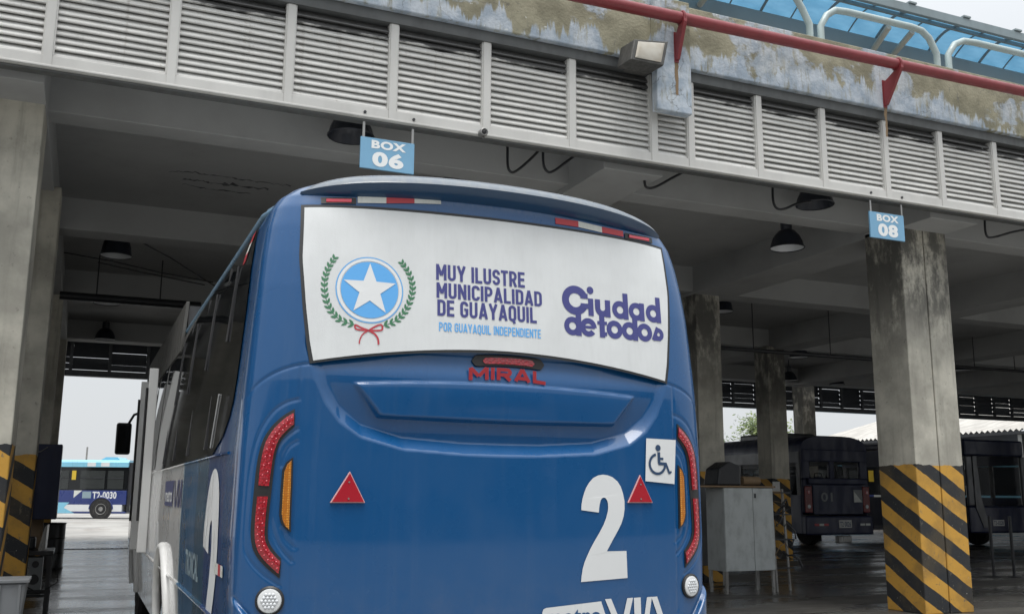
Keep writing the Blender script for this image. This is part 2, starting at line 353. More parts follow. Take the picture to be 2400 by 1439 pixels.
# ================================================================== ground
def at(px, py, D): return CAMP + ray(px, py)*D
g = MB(); g.add([(-400,-400,-.02),(400,-400,-.02),(400,400,-.02),(-400,400,-.02)], [(0,1,2,3)])
struct(g.build('ground', MT['asphalt']))
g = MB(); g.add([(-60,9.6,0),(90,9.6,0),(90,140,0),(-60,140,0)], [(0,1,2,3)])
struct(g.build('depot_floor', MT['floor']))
# ================================================================== depot building
YF = 9.25; DY = YF-10.; KF = YF/10.; ZB, ZT = 1.5+4.0*KF, 1.5+5.28*KF; BT = 1.5+6.12*KF
DEP = thing('depot_building', 'grey concrete bus depot with louvred front and striped columns', 'building')
XA, XB = -24., 52.
MB().box(XA, XB, 9.86+DY, 10.30+DY, ZT, BT).build('roof_band', MT['band'], DEP, bevel=.012)
pa, pb = onY(1545, 256, 9.74+DY), onY(1623, 266, 9.74+DY)
MB().box(pa.x-.02, pb.x, 9.74+DY, 9.8555+DY, pb.z-.02, BT-.02).build('corbel', MT['band'], DEP, bevel=.012)
MB().box(XA, XB, 9.93+DY, 10.16+DY, ZT-.12, ZT-.003).build('louvre_header', MT['header'], DEP)
rail = MB().box(XA, XB, 9.955+DY, 10.10+DY, ZB, ZB+.125).box(XA, XB, 9.94+DY, 9.9545+DY, ZB+.006, ZB+.03)
rail.build('louvre_sill_rail', MT['frame'], DEP, bevel=.006)
MB().box(XA, XB, 9.985+DY, 10.09+DY, ZB-.02, ZB-.001).build('louvre_soffit_strip', MT['header'], DEP)
mull = [-5.15,-4.02,-2.88,-1.75,-.62,.51,1.68,2.82,3.93,5.03,6.16,6.70,7.75,8.80,9.89,10.91,11.98,13.05,14.1,15.2,16.3]; mull = [m_*KF for m_ in mull]
mm = MB().box(-.038, .038, 9.945+DY, 10.09+DY, ZB+.02, ZT-.122).box(-.052, -.0385, 9.957+DY, 10.09+DY, ZB+.126, ZT-.123).box(.0385, .052, 9.957+DY, 10.09+DY, ZB+.126, ZT-.123).mesh('mullion')
for x in mull: put('mullion', mm, MT['frame'], DEP, loc=(x, 0, 0))
# one louvre blade: slopes out and down, with a turned lip
sb = MB(); prof = [(10.046, .078), (9.984, .004), (9.984, -.008), (10.012, -.010), (10.012, -.006), (9.992, .002)]
for s_ in (0, 1): sb.v += [(s_, y-10.03, z) for y, z in prof]
sb.f = [(i, (i+1) % 6, 6+(i+1) % 6, 6+i) for i in range(6)] + [tuple(range(6)), tuple(range(11, 5, -1))]
sme = sb.mesh('slat')
NS = 13; z0 = ZB+.142; dz = (ZT-.13-z0)/NS
rg = random.Random(3)
for a, b in zip(mull[:-1], mull[1:]):

    fr = MB().box(a+.0525, b-.0525, 10.102+DY, 10.11+DY, ZB+.127, ZT-.124)
    p = fr.build('louvre_panel', MT['dark'], DEP)
    for k in range(NS):
        o = put('slat', sme, MT['louvre'], p); o.location = (a+.049, 10.03+DY+rg.uniform(-.003,.003), z0+k*dz+rg.uniform(-.002,.002))
        o.scale = (b-a-.098, 1, 1); o.rotation_euler = (rg.uniform(-.03,.03), rg.uniform(-.002,.002), 0)
# slab and beams
MB().box(XA, XB, 10.32+DY, 27.2, 5.72, 6.2).build('ceiling_slab', MT['ceiling'], DEP)
MB().box(XA, XB, 27.2, 35.2, 7.0, 7.3).build('rear_ceiling_slab', MT['ceiling'], DEP)
for y0, y1, zb in ((10.5,10.86,5.27),(15.3,15.78,5.25),(20.5,20.98,5.25),(26.6,27.19,5.25)):
    MB().box(XA, XB, y0, y1, zb, 5.80).build('beam', MT['ceiling'], DEP, bevel=.01)
xm0, xm1 = onY(1240,430,11.7).x, onY(1362,430,11.7).x
for x0, x1 in ((-12.6,-12.35),(-7.3,-6.45),(-1.45,-.60),(xm0,xm1),(10.24,11.1),(16.0,16.7),(21.9,22.6),(27.8,28.5),(33.7,34.4)):
    MB().box(x0, x1, 10.34+DY, 27.3, 5.20, 5.79).build('beam', MT['ceiling'], DEP, bevel=.01)
# columns: double ones with a joint on the front line, single ones inside
def col_dbl(x0):
    for a in (x0, x0+.435):
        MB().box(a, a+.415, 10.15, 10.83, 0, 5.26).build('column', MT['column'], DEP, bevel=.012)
    MB().box(x0+.4155, x0+.4345, 10.18, 10.80, 0, 5.25).build('joint_filler', MT['dark'], DEP)
for x0 in (-12.6,-7.3,-1.46,10.24,16.0): col_dbl(x0)
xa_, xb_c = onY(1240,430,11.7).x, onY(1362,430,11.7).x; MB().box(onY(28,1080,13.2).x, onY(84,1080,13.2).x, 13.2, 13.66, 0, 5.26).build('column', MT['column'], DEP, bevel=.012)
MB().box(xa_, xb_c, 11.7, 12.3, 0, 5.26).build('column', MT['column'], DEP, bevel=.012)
for (x, y) in ((10.52,15.52),(16.05,20.6),(23.4,28.2),(-.86,15.5),(-.86,20.7),(-.86,26.8),(4.7,15.5),(4.7,20.7),(4.7,26.8),(10.5,20.7),(10.5,26.8),(16.1,26.8),
               (28.2,20.7),(28.2,15.5),(22.2,15.5),(29.4,28.2),(34,20.7)):
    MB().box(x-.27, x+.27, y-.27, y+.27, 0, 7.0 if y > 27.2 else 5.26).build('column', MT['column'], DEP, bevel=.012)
# rear louvres, backlit
rl = MB(); rr = random.Random(5); x = XA
while x < XB:
    rl.box(x-.05, x+.05, 34.75, 34.85, 5.30, 7.0)
    for k in range(8):
        z = 5.40+k*.2; gap = rr.choice((-.04,-.04,-.03,-.03,-.012,-.005))
        rl.add([(x+.05,34.78,z),(x+1.12,34.78,z),(x+1.12,34.90,z+.2-gap),(x+.05,34.90,z+.2-gap)], [(0,1,2,3)])
    x += 1.17
o = rl.build('rear_louvre', MT['dark'], DEP); o['kind'] = 'stuff'
MB().box(XA, XB, 34.70, 34.92, 5.18, 5.38).build('rear_louvre_rail', MT['dark'], DEP)
for x in (XA-.4, XB): MB().box(x, x+.4, 9.9, 35.2, 0, 7.3).build('end_wall', MT['conc'], DEP)
# cracks in the ceiling plaster
ck = MB()
for pts, w0 in ([(395,402),(440,403),(500,412),(560,420),(620,428),(690,437)], .018), ([(425,420),(470,424),(500,430),(560,436),(640,446)], .05), ([(430,432),(470,440),(520,448),(600,455)], .022):
    P = [onZ(px, py, 5.717) for px, py in pts]; Q = []
    for i in range(len(P)-1):
        for k in range(7): Q.append(P[i].lerp(P[i+1], k/7)+Vector((rr.gauss(0,.012), rr.gauss(0,.022), 0)))
    wd = [abs(rr.gauss(0, w0))+.004 for _ in Q]
    for i in range(len(Q)-1): ck.add([Q[i]+Vector((0,-wd[i],0)), Q[i+1]+Vector((0,-wd[i+1],0)), Q[i+1]+Vector((0,wd[i+1]*.6,0)), Q[i]+Vector((0,wd[i]*.6,0))], [(0,1,2,3)])
ck.build('ceiling_crack', MT['dark'], DEP)
# ================================================================== canopy, rails and pipe on the roof edge
CAN = thing('canopy_roof', 'curved blue translucent canopy on the depot roof', 'canopy')
CY0, CY1, CZ = 10.45, 9.73, 1.5+7.2*10.45/11.28
MB().box(2, 24, 10.38, 10.53, 7.3, CZ-.02).build('fascia_beam', MT['fascia'], CAN, bevel=.01)
def arcp(t, dz_=0):                                           # t 0..1 from fascia to eave
    return (CY0+(CY1-CY0)*t, CZ+.02+.08*t+.14*math.sin(math.pi*t*.95)+dz_)
x = 2.0; k = 0
while x < 24:
    sh = MB(); n = 10
    for i in range(n+1):
        y, z = arcp(i/n); sh.v += [(x+.012, y, z), (x+1.03, y, z)]
    sh.f = [(2*i, 2*i+1, 2*i+3, 2*i+2) for i in range(n)]
    sh.build('polycarbonate_sheet', MT['poly'], CAN, smooth=1.)
    for xo, r in ((0, .022), (.52, .012)):
        MB().tube([(x+xo, *arcp(i/10, -.022)) for i in range(11)], r, 6).build('rib', MT['rib'], CAN, smooth=1.)
    y, z = arcp(1)
    MB().box(x-.07, x+.07, y-.05, y+.04, z+.085, z+.115).build('clip', MT['fascia'], CAN, bevel=.005)
    x += 1.04
y, z = arcp(1)
MB().box(2, 24, y-.03, y+.03, z-.05, z+.08).build('eave_angle', MT['rib'], CAN, bevel=.006)
y, z = arcp(.72)
MB().box(2, 24, y-.02, y+.02, z-.075, z-.025).build('purlin', MT['rib'], CAN)
for a, b in (((2043,123),(2083,64)), ((2092,130),(2138,76)), ((1640,12),(1672,-32)), ((2440,240),(2482,180))):
    MB().tube([onY(*a, 10.35), onY(*b, 9.93)], .045, 10).build('strut', MT['strut'], CAN, smooth=1.)
def rail_loop(pts, label):
    P = [onY(px, py, 10.12+DY) for px, py in pts]; Q = [P[0]]
    for i in range(1, len(P)): Q.append(P[i])
    Q = [Vector((Q[0].x, 10.12+DY, BT+.01))]+Q+[Vector((Q[-1].x, 10.12+DY, BT+.01))]
    r = thing('guard_rail', label, 'railing', 'bent tube guard rails along the roof edge')
    MB().tube(Q, .046, 12).build('rail_tube', MT['rail'], r, smooth=1.2)
    for q in (Q[0], Q[-1]): MB().lathe([(.09,0),(.09,.015),(.05,.02)], (q.x, q.y, BT+.001), 12).build('base_flange', MT['rail'], r, smooth=.6)
rail_loop([(1581,-20),(1580,-60),(1600,-95),(1622,-105),(1835,-40),(1862,-10),(1880,22),(1897,58)], 'pale bent guard rail left of the complete one, its top cut off')
rail_loop([(1923,63),(1937,37),(1957,25),(1985,29),(2135,64),(2160,73),(2177,90),(2195,127)], 'pale bent guard rail shown complete above the red pipe')
rail_loop([(2222,130),(2237,105),(2257,97),(2285,101),(2400,128),(2440,140),(2460,160),(2475,195)], 'pale bent guard rail at the right edge of the picture')
rail_loop([(1270,-60),(1290,-100),(1530,-60),(1560,-20)], 'pale bent guard rail leg behind the red pipe bracket')
PIPE = thing('red_pipe', 'long dark red pipe on triangular brackets along the roof edge', 'pipe')
PY = 9.61+DY; PZ = 1.5+5.835*PY/9.62
def pz(x): return PZ+.0105*(x-9*KF)
MB().tube([(x, PY, pz(x)) for x in (-24,0,4.9,9.6,16,40)], .068, 20).build('pipe_run', MT['red_pipe'], PIPE, smooth=1.)
for px, py, wy in ((1597,40,9.7385+DY), (2103,158,9.8585+DY)):
    x = onY(px, py, PY).x; zz = pz(x)
    b = MB().prism([(x-.02,wy-.012,zz-.47),(x-.02,wy-.012,zz-.15),(x-.02,wy-.04,zz-.15),(x-.02,PY+.03,zz-.07),(x-.02,PY-.08,zz-.01),(x-.02,PY-.083,zz-.07),(x-.02,wy-.05,zz-.46)], (.04,0,0))
    b.build('bracket', MT['red_pipe'], PIPE)
    cl = [(x, PY+.077*math.cos(a), zz+.077*math.sin(a)) for a in (2*math.pi*i/16 for i in range(16))]
    MB().tube(cl, .014, 6, closed=True).build('clamp', MT['red_pipe'], PIPE, smooth=1.)
    MB().box(x-.028, x+.028, wy-.011, wy, zz-.49, zz-.12).build('wall_plate', MT['red_pipe'], PIPE)
MT['rust'] = newmat('rust_stain', (.21,.145,.085), .9)
for px, py in ((1597,40), (2103,158)):
    x = onY(px, py, PY).x; y0 = 9.8565+DY if px > 2000 else 9.7365+DY
    s_ = MB(); zz = pz(x)-.48; pts = []
    for i in range(9): pts.append((x+rr.uniform(-.006,.006), .016+.014*rr.random()*(1-i/9), zz-.05*i))
    for i in range(8):
        (xa, wa, za), (xb, wb, zb_) = pts[i], pts[i+1]
        s_.add([(xa-wa,y0,za),(xa+wa,y0,za),(xb+wb,y0,zb_),(xb-wb,y0,zb_)], [(0,1,2,3)])
    s_.build('rust_streak', MT['rust'], PIPE)
# floodlight
FL = thing('floodlight', 'dusty rectangular floodlight on the concrete band beside the corbel', 'floodlight')
FY = 9.52+DY
c1, c2, c3, c4 = onY(1487,92,FY), onY(1567,98,FY), onY(1556,155,FY-.03), onY(1478,140,FY-.03)
bk = [v+Vector((-.03,.26,.0)) for v in (c1,c2,c3,c4)]
hz = MB(); hz.v = [tuple(v) for v in (c1,c2,c3,c4)]+[tuple(v) for v in bk]
hz.f = [(4,5,6,7),(0,1,5,4),(1,2,6,5),(2,3,7,6),(3,0,4,7),(0,3,2,1)]
MT['fl_body'] = dirty('dusty_bronze_housing', (.05,.049,.045), .6, .4, (.12,.115,.105), 12)
def mat_lens():
    m = newmat('dirty_lens', (.36,.33,.27), .25); t = NT(m); p = t.pos(); x, y, z = t.xyz(p)
    t.color(t.mix(t.noise(p, 3, 3), (.44,.42,.37), (.33,.29,.23))); return m
MT['lens'] = mat_lens()
h = hz.build('housing', MT['fl_body'], FL, bevel=.012)
cc = (c1+c2+c3+c4)/4
ln = MB(); q = [cc+(v-cc)*.78+Vector((0,-.008,0)) for v in (c1,c2,c3,c4)]; q2 = [cc+(v-cc)*.62+Vector((0,-.02,0)) for v in (c1,c2,c3,c4)]
ln.v = [tuple(v) for v in q+q2]; ln.f = [(4,5,6,7)]+[(i,(i+1)%4,4+(i+1)%4,4+i) for i in range(4)]
ln.build('lens', MT['lens'], FL, smooth=.6)
#vis = MB(); a, b = c1+Vector((-.03,0,.03)), c2+Vector((.03,0,.03)); vis.prism([a, b, b+Vector((0,-.06,-.012)), a+Vector((0,-.06,-.012))], (0,0,.012)); vis.build('visor', MT['fl_body'], FL)
MB().box(bk[0].x+.08, bk[1].x-.08, bk[0].y-.03, 9.858+DY, cc.z-.12, cc.z+.02).build('mounting_arm', MT['fl_body'], FL)
# camera on the sill rail
pc = onY(1133, 311, 9.90+DY); CC = thing('security_camera', 'small round silver security camera on the louvre sill', 'camera', loc=pc)
MB().lathe([(.03,.055),(.045,.05),(.047,0),(.043,-.03),(.034,-.034),(.03,-.02)], (0,0,0), 16, 'Y').build('housing', MT['steel'], CC, smooth=.6)
MB().lathe([(.029,-.019),(.012,-.028),(0,-.03)], (0,0,0), 14, 'Y').build('lens', MT['black'], CC, smooth=1.)
MB().box(-.03,.03,.045,.07,-.035,.035).build('mount', MT['steel'], CC)
# bay signs
MT['sign_blue'] = dirty('sign_blue', (.17,.36,.53), .4, .15, (.1,.15,.2), 5)
MT['sign_white'] = newmat('sign_white', (.74,.76,.76), .45)
def bay_sign(tl, br, txt, label):
    a, b = onY(*tl, 9.98+DY), onY(*br, 9.98+DY); Y = 9.98+DY
    r = thing('bay_sign', label, 'sign', 'bay number signs hung under the louvres')
    wd, hg = b.x-a.x, a.z-b.z
    MB().box(a.x, b.x, Y-.012, Y+.012, b.z, a.z).build('board', MT['sign_blue'], r, bevel=.003)
    f = quadfn((a.x, Y-.0145, b.z), (wd,0,0), (0,0,hg))
    text_on(MB(), 'BOX', f, .045, (.20,.84,.66,.93)).build('lettering', MT['sign_white'], r)
    text_on(MB(), txt, f, .05, (.22,.80,.09,.58)).build('lettering', MT['sign_white'], r)
    for xx in (a.x+.03, b.x-.02):
        MB().box(xx-.012, xx+.012, Y-.006, Y+.006, a.z-.02, ZB-.032).build('hanger', MT['steel'], r)
        MB().lathe([(.016,-.008),(.016,.004)], (xx, 9.952+DY, ZB+.06), 8, 'Y').build('bolt', MT['dark'], r)
bay_sign((845,320), (969,410), '06', 'blue sign reading BOX 06 above the parked bus')
bay_sign((2036,495), (2120,567), '08', 'blue sign reading BOX 08 above the striped column')
# ================================================================== pendant lamps
def pendant(px, py, D, label, mat='lampshade', tall=False, d=.50, inner='lampin'):
    p = at(px, py, D) if D > 0 else onY(px, py, -D); r = thing('pendant_lamp', label, 'lamp', 'dome lamps under the depot ceiling', loc=p)
    R = d/2
    pr = [(R,0),(R*1.03,.012),(R*.97,.03),(R*.90,.10),(R*.74,.19),(R*.50,.26),(R*.40,.275)]
    if tall: pr = [(R,0),(R*1.02,.012),(R*.97,.03),(R*.9,.14),(R*.80,.24),(R*.62,.30),(R*.3,.315)]
    z1 = pr[-1][1]
    MB().lathe(pr+[(0.01,z1)], (0,0,0), 20, cap=False).build('shade', MT[mat], r, smooth=.7)
    MB().lathe([(R*.96,.012),(R*.84,.10),(R*.66,.18),(.02,.24)], (0,0,0), 20, cap=False).build('reflector', MT[inner], r, smooth=1.)
    MB().lathe([(.075,z1),(.085,z1+.02),(.085,z1+.16),(.06,z1+.18),(.0,z1+.185)], (0,0,0), 14).build('ballast_housing', MT[mat], r, smooth=.6)
    zc = 5.715-p.z if p.y < 27.2 else 6.995-p.z
    if zc > z1+.2: MB().tube([(0,0,z1+.18),(0,0,zc)], .012, 6).build('stem', MT['dark'], r)
for a in ((272,601,16.2,'dark bell lamp with white inside, nearest of three over the left passage',1),
          (250,712,19.6,'dark dome lamp behind the horizontal pipe over the left passage',0),
          (246,796,24.6,'dark dome lamp farthest back over the left passage, before the rear louvres',0),
          (822,322,-10.05,'dark dome lamp just behind the BOX 06 sign',2),
          (1910,482,-10.1,'large dark dome lamp with a cable loop left of the BOX 08 sign',2),
          (1845,583,-11.4,'dark dome lamp with grey inside below the cable loop lamp',0),
          (1064,462,12.5,'lamp whose top shows over the bus roof right of the BOX 06 sign',0),
          (1381,512,13.2,'lamp whose top shows over the right half of the bus roof',0),
          (1692,731,22.,'dark lamp beside the inner column right of the bus',1),
          (1962,902,33.,'small lamp with bright white inside left of the striped column',0),
          (1872,838,26.,'dark lamp on the horizontal pipe behind the blue bus',1),
          (1850,892,31.,'dark lamp between the two inner columns near the rear louvres',0),
          (2255,868,30.,'dark lamp far inside right of the striped column',0),
          (2020,672,23.5,'lamp half hidden by the left side of the striped column',0)):
    pendant(a[0], a[1], a[2], a[3], tall=a[4] == 1, inner='lampshade' if a[4] == 2 else 'lampin')  # some lamps get the shade inside the dome painted as dark enamel
# cable loops and hooks under the sill
def cable(pts, Y, label, r=.016):
    P = [onY(px, py, Y) for px, py in pts]
    Q = []
    for i in range(len(P)-1):                                # smooth it
        p0, p1, p2, p3 = P[max(i-1,0)], P[i], P[i+1], P[min(i+2,len(P)-1)]
        for k in range(5):
            t = k/5; Q.append(.5*((2*p1)+(p2-p0)*t+(2*p0-5*p1+4*p2-p3)*t*t+(3*p1-p0-3*p2+p3)*t**3))
    Q.append(P[-1])
    tag(MB().tube(Q, r, 7).build('conduit', MT['dark'], None, smooth=1.), label, 'conduit', 'looped conduits under the front sill')
cable([(1190,330),(1190,385),(1197,403),(1212,400),(1245,372),(1270,345)], 9.8, 'bent dark conduit left of the middle column under the sill')
cable([(1273,340),(1274,385),(1284,403),(1300,400),(1330,378),(1365,352)], 9.8, 'bent dark conduit right beside the middle column under the sill')
cable([(1511,385),(1511,430),(1520,441),(1540,437),(1575,418),(1600,405)], 9.8, 'bent dark conduit below the corbel under the sill')
cable([(1811,434),(1812,470),(1820,488),(1838,490),(1868,478),(1900,472)], 9.8, 'bent dark conduit joined to the large dome lamp')
cable([(2308,505),(2309,540),(2316,556),(2335,555),(2370,545),(2420,535)], 9.8, 'bent dark conduit at the right edge under the sill')
for a, b, D, r, lab in (((140,692),(470,717),17.5,.075,'thick dark pipe crossing over the left passage'),
                   ((1660,813),(2060,843),19.,.04,'thin dark pipe crossing behind the inner column right of the bus'),
                   ((2230,858),(2440,872),26.,.04,'thin dark pipe far inside right of the striped column')):
    p = at(*a, D); q = onZ(*b, p.z) if False else onY(*b, p.y)
    t_ = thing('overhead_pipe', lab, 'pipe', 'overhead pipes inside the depot')
    MB().tube([p, Vector((q.x, p.y, p.z))], r, 10).build('pipe_run', MT['dark'], t_, smooth=1.)
    for k in (.25, .7):
        m_ = p.lerp(Vector((q.x, p.y, p.z)), k); MB().tube([m_, (m_.x, m_.y, 5.72)], .012, 6).build('hanger_rod', MT['dark'], t_)

for pts, D, lab in (([(322,563),(400,605),(470,650),(520,680)], 15.5, 'thin cable falling diagonally under the left bay ceiling'),
                    ([(150,592),(260,612),(380,640),(500,662)], 16.0, 'upper thin cable strung across the left bay'),
                    ([(230,615),(340,640),(480,668)], 16.4, 'lower thin cable strung across the left bay')):
    tag(MB().tube([at(px, py, D+.25*i) for i, (px, py) in enumerate(pts)], .011, 6).build('cable', MT['black'], None, smooth=1.), lab, 'cable', 'cables strung under the left bay ceiling')
# ================================================================== the near bus
BXC, BY0, BY1 = 1.86, 4.42, 14.95
WZA = np.array([(0.3,1.17),(0.9,1.215),(1.3,1.225),(1.7,1.22),(2.0,1.205),(2.3,1.185),(2.6,1.16),(2.75,1.14),(2.85,1.115),(2.91,1.08),(2.96,1.02),(3.02,.90),(3.06,.75),(3.09,.5),(3.11,.25),(3.12,.001)])
def bW(z): return np.interp(z, WZA[:,0], WZA[:,1])
def bbase(x, z):
    x = np.asarray(x, float); z = np.asarray(z, float)
    u = np.clip(np.abs(x-BXC)/np.maximum(bW(z), 1e-4), 0, .9999); n = np.interp(z, [2.45,2.95], [7,4.5])
    ln_ = .07*np.maximum(z-2.0, 0)**1.3 + .5*(np.clip(z-2.93, 0, 1)/.19)**2*.5
    return BY0+.05*u*u+.34*(1-(1-u**n)**(1/n))+ln_
def rs(px, py):                                                # pixel -> (x, z) on the rear skin
    Y = 4.45
    for _ in range(14):
        P = onY(px, py, Y); Y = .5*Y+.5*float(bbase(P.x, P.z))
    return P.x, P.z
def ru(px, py): x, z = rs(px, py); return abs(x-BXC), z
# --- relief of the tail
UO = np.array([(0,1.68),(.2,1.682),(.5,1.70),(.70,1.752),(.80,1.818),(.87,1.905),(.93,2.03),(.97,2.15),(1.0,2.4)])
def polydist(x, z, P):
    d = np.full(x.shape, 9.)
    for (ax, az), (bx, bz) in zip(P[:-1], P[1:]):
        ex, ez = bx-ax, bz-az; t = np.clip(((x-ax)*ex+(z-az)*ez)/(ex*ex+ez*ez), 0, 1)
        d = np.minimum(d, np.hypot(x-ax-t*ex, z-az-t*ez))
    return d
def catmull(P, n=6):
    P = [np.array(p) for p in P]; Q = []
    for i in range(len(P)-1):
        a, b, c, d = P[max(i-1,0)], P[i], P[i+1], P[min(i+2,len(P)-1)]
        for k in range(n):
            t = k/n; Q.append(.5*((2*b)+(c-a)*t+(2*a-5*b+4*c-d)*t*t+(3*b-a-3*c+d)*t**3))
    Q.append(P[-1]); return Q
RING = catmull([ru(*p) for p in ((700,935),(668,945),(636,970),(606,1020),(588,1090),(578,1180),(573,1275),(585,1312),(615,1345),(655,1372))])
SEAM = catmull([ru(*p) for p in ((740,850),(690,858),(645,874),(605,900),(580,930))])
ARC = catmull([ru(*p) for p in ((697,1004),(672,1022),(654,1045),(645,1085),(640,1150),(636,1220),(645,1260),(663,1292),(684,1315))])
ARC2 = catmull([ru(*p) for p in ((697,1034),(677,1048),(664,1072),(660,1092))])
LOWA = catmull([ru(*p) for p in ((662,1240),(668,1262),(690,1283))])
VS = [(.985,.93),(.99,1.5),(.985,2.06)]
def trap_inside(u, z):                                         # signed distance inside the raised panel
    top = 2.005+.028*(1-(u/.74)**2); bot = 1.846-.008*(1-(u/.62)**2); side = .745-(2.0-z)*.80
    return np.minimum(np.minimum(top-z, (z-bot)), (side-u)*.8), (z-bot)/(top-bot)
def disp(x, z):                                                # outward (towards -Y)
    u = np.abs(x-BXC); zu = np.interp(u, UO[:,0], UO[:,1]); sl = np.gradient(UO[:,1], UO[:,0]); k = np.interp(u, UO[:,0], sl)
    s = (z-zu)/np.sqrt(1+np.minimum(k,3)**2)
    inside = np.clip(s/.058, 0, 1)*smst((.99-u)/.03)
    rec = .056*(1-.75*smst((z-1.76)/.28))+.016*smst((z-2.035)/.10)
    fade = 1-smst((z-2.16)/.06)
    d = -inside*rec*np.where(z > 2.0, np.maximum(fade, 0), 1)
    q, v = trap_inside(u, z); d += smst(q/.013)*(.040-.028*np.clip(v, 0, 1))
    def groove(P, dep, wd): return -dep*np.exp(-(polydist(u, z, P)/wd)**2)
    m = (u > .80)&(z > .85)&(z < 2.2)
    if m.any():
        uu, zz = u[m], z[m]
        def gr(P, dep, wd): return -dep*np.exp(-(polydist(uu, zz, P)/wd)**2)
        g = gr(RING,.0045,.0055)+gr(SEAM,.005,.0055)+gr(ARC,.005,.0065)+gr(ARC2,.003,.007)+gr(LOWA,.003,.007)+gr(VS,.004,.0055)
        d[m] += g
    # bumper: swells out below a line that climbs to the corners
    zb = np.interp(u, [0,.9,1.0,1.08,1.15,1.21,1.3], [.70,.72,.80,.90,.985,1.055,1.07])
    d += .035*smst((zb-z)/.035) - .006*np.exp(-((z-zb)/.006)**2)
    return d
def rear(x, z, off=0.):                                        # scalar point on the tail
    y = float(bbase(x, z)) - float(disp(np.array([x]), np.array([z]))[0]) - off
    return Vector((x, y, z))
def rearP(off): return lambda x, z: rear(x, z, off)
BUS = thing('city_bus', 'blue city bus seen from behind with white rear window graphics and number 2', 'bus')
def bus_body():
    zs = np.concatenate([np.linspace(.40,.90,40), np.linspace(.905,2.12,190)[0:], np.linspace(2.13,2.90,60), np.linspace(2.905,3.12,34)])
    th = np.linspace(-1, 1, 320); sr = np.sign(th)*(1-(1-np.abs(th))**1.45)*.99995
    ys = np.arange(4.9, 14.55, .07)
    sf = np.linspace(-.9999, .9999, 40); sf = np.sign(sf)*(1-(1-np.abs(sf))**1.6)
    rows = []
    for z in zs:
        w_ = float(bW(z)); xr = BXC+w_*sr; zz = np.full(xr.shape, z)
        yr = bbase(xr, zz)-disp(xr, zz)
        y_end = yr[0]; ysd = y_end+(ys-4.83)/(14.55-4.83)*(14.5-y_end)
        pts = [np.stack([xr, yr, zz], 1)]                                  # rear left -> right
        pts.append(np.stack([np.full(ysd.shape, BXC+w_), ysd, np.full(ysd.shape, z)], 1))   # right side
        xf = BXC+w_*sf[::-1]; u = np.abs(sf[::-1]); yf = BY1-.06*u*u-.36*(1-(1-np.clip(u,0,.9999)**5)**.2)-.10*max(z-1.6,0)**1.5
        pts.append(np.stack([xf, yf, np.full(xf.shape, z)], 1))
        pts.append(np.stack([np.full(ysd.shape, BXC-w_), ysd[::-1], np.full(ysd.shape, z)], 1))
        rows.append(np.concatenate(pts))
    V = np.array(rows); nz, nc = V.shape[:2]; idx = np.arange(nz*nc).reshape(nz, nc)
    a = idx[:-1]; b = np.roll(idx, -1, 1)[:-1]; c = np.roll(idx, -1, 1)[1:]; d = idx[1:]
    Fq = np.stack([a, b, c, d], -1).reshape(-1, 4)
    cen = V.reshape(-1, 3)[Fq].mean(1)
    hole = np.zeros(len(Fq), bool)
    for ya in (8.42, 12.75): hole |= ((cen[:,1]-ya)**2+(cen[:,2]-.50)**2 < .56**2)&(np.abs(cen[:,0]-BXC) > .9)
    Fq = Fq[~hole]
    me = bpy.data.meshes.new('body'); P = V.reshape(-1, 3)
    me.vertices.add(len(P)); me.vertices.foreach_set('co', P.ravel())
    me.loops.add(Fq.size); me.loops.foreach_set('vertex_index', Fq.ravel().astype(np.int32))
    me.polygons.add(len(Fq)); me.polygons.foreach_set('loop_start', np.arange(0, Fq.size, 4).astype(np.int32))
    me.update(); me.validate(); me.shade_smooth(); return me
def mat_bus():
    m = newmat('bus_paint', rough=.4, coat=.75, spec=.25); t = NT(m); p = t.pos(); x, y, z = t.xyz(p)
    blue = (.004,.066,.195)
    rp = t.n('ValToRGB'); rp.color_ramp.interpolation = 'CONSTANT'; e = rp.color_ramp.elements
    def P(v): return (v-4.)/12.
    cols = [(4.97,(.010,.050,.17)),(5.68,(.014,.075,.14)),(6.2,(.022,.115,.24)),(7.06,(.40,.52,.56)),(7.14,(.70,.70,.69))]
    e[0].position = 0; e[0].color = (*blue, 1); e[1].position = P(4.97); e[1].color = (*cols[0][1], 1)
    for v, c in cols[1:]: q = e.new(P(v)); q.color = (*c, 1)
    fr = t.math('DIVIDE', t.math('SUBTRACT', y, 4.), 12.); t.l(fr, rp.inputs[0]); c = rp.outputs[0]
    low = t.math('MULTIPLY', t.math('LESS_THAN', z, .92), t.math('GREATER_THAN', y, 14.2)); c = t.mix(low, c, (.01,.09,.14))
    # dust settled on the roof edge and running down the corners
    du = t.math('MULTIPLY', t.rng(z, 2.90, 3.03), t.noise(t.pos((5,5,1.2)), 4, 6, .7, .32, .62))
    c = t.mix(t.math('MULTIPLY', du, .85), c, (.33,.35,.355))
    film = t.math('MULTIPLY', t.noise(t.pos((1.2,1.2,.5)), 2.2, 6, .6,   .45, .8), .045); c = t.mix(film, c, (.25,.27,.28))
    wash = t.math('MULTIPLY', t.noise(t.pos((14,14,.45)), 1.3, 6, .65, .5, .8), .05); c = t.mix(wash, c, (.22,.24,.26))
    road = t.math('MULTIPLY', t.rng(z, 1.25, .75), t.noise(p, 6, 6, .7, .35, .7)); c = t.mix(t.math('MULTIPLY', road, .16), c, (.17,.165,.15)); t.color(c)
    t.rough(t.math('ADD', t.rng(t.noise(p, 3, 5), 0, 1, .26, .38), t.math('MULTIPLY', du, .4)))
    cr_ = t.rng(t.noise(t.pos((1,1,.6)), 2.5, 5), 0, 1, .02, .08); t.l(t.math('ADD', cr_, t.math('MULTIPLY', du, .5)), t.b.inputs['Coat Roughness'])
    t.bump(t.noise(p, 1.3, 2, .4, .2, .8), .03, .02); return m
MT['bus'] = mat_bus()
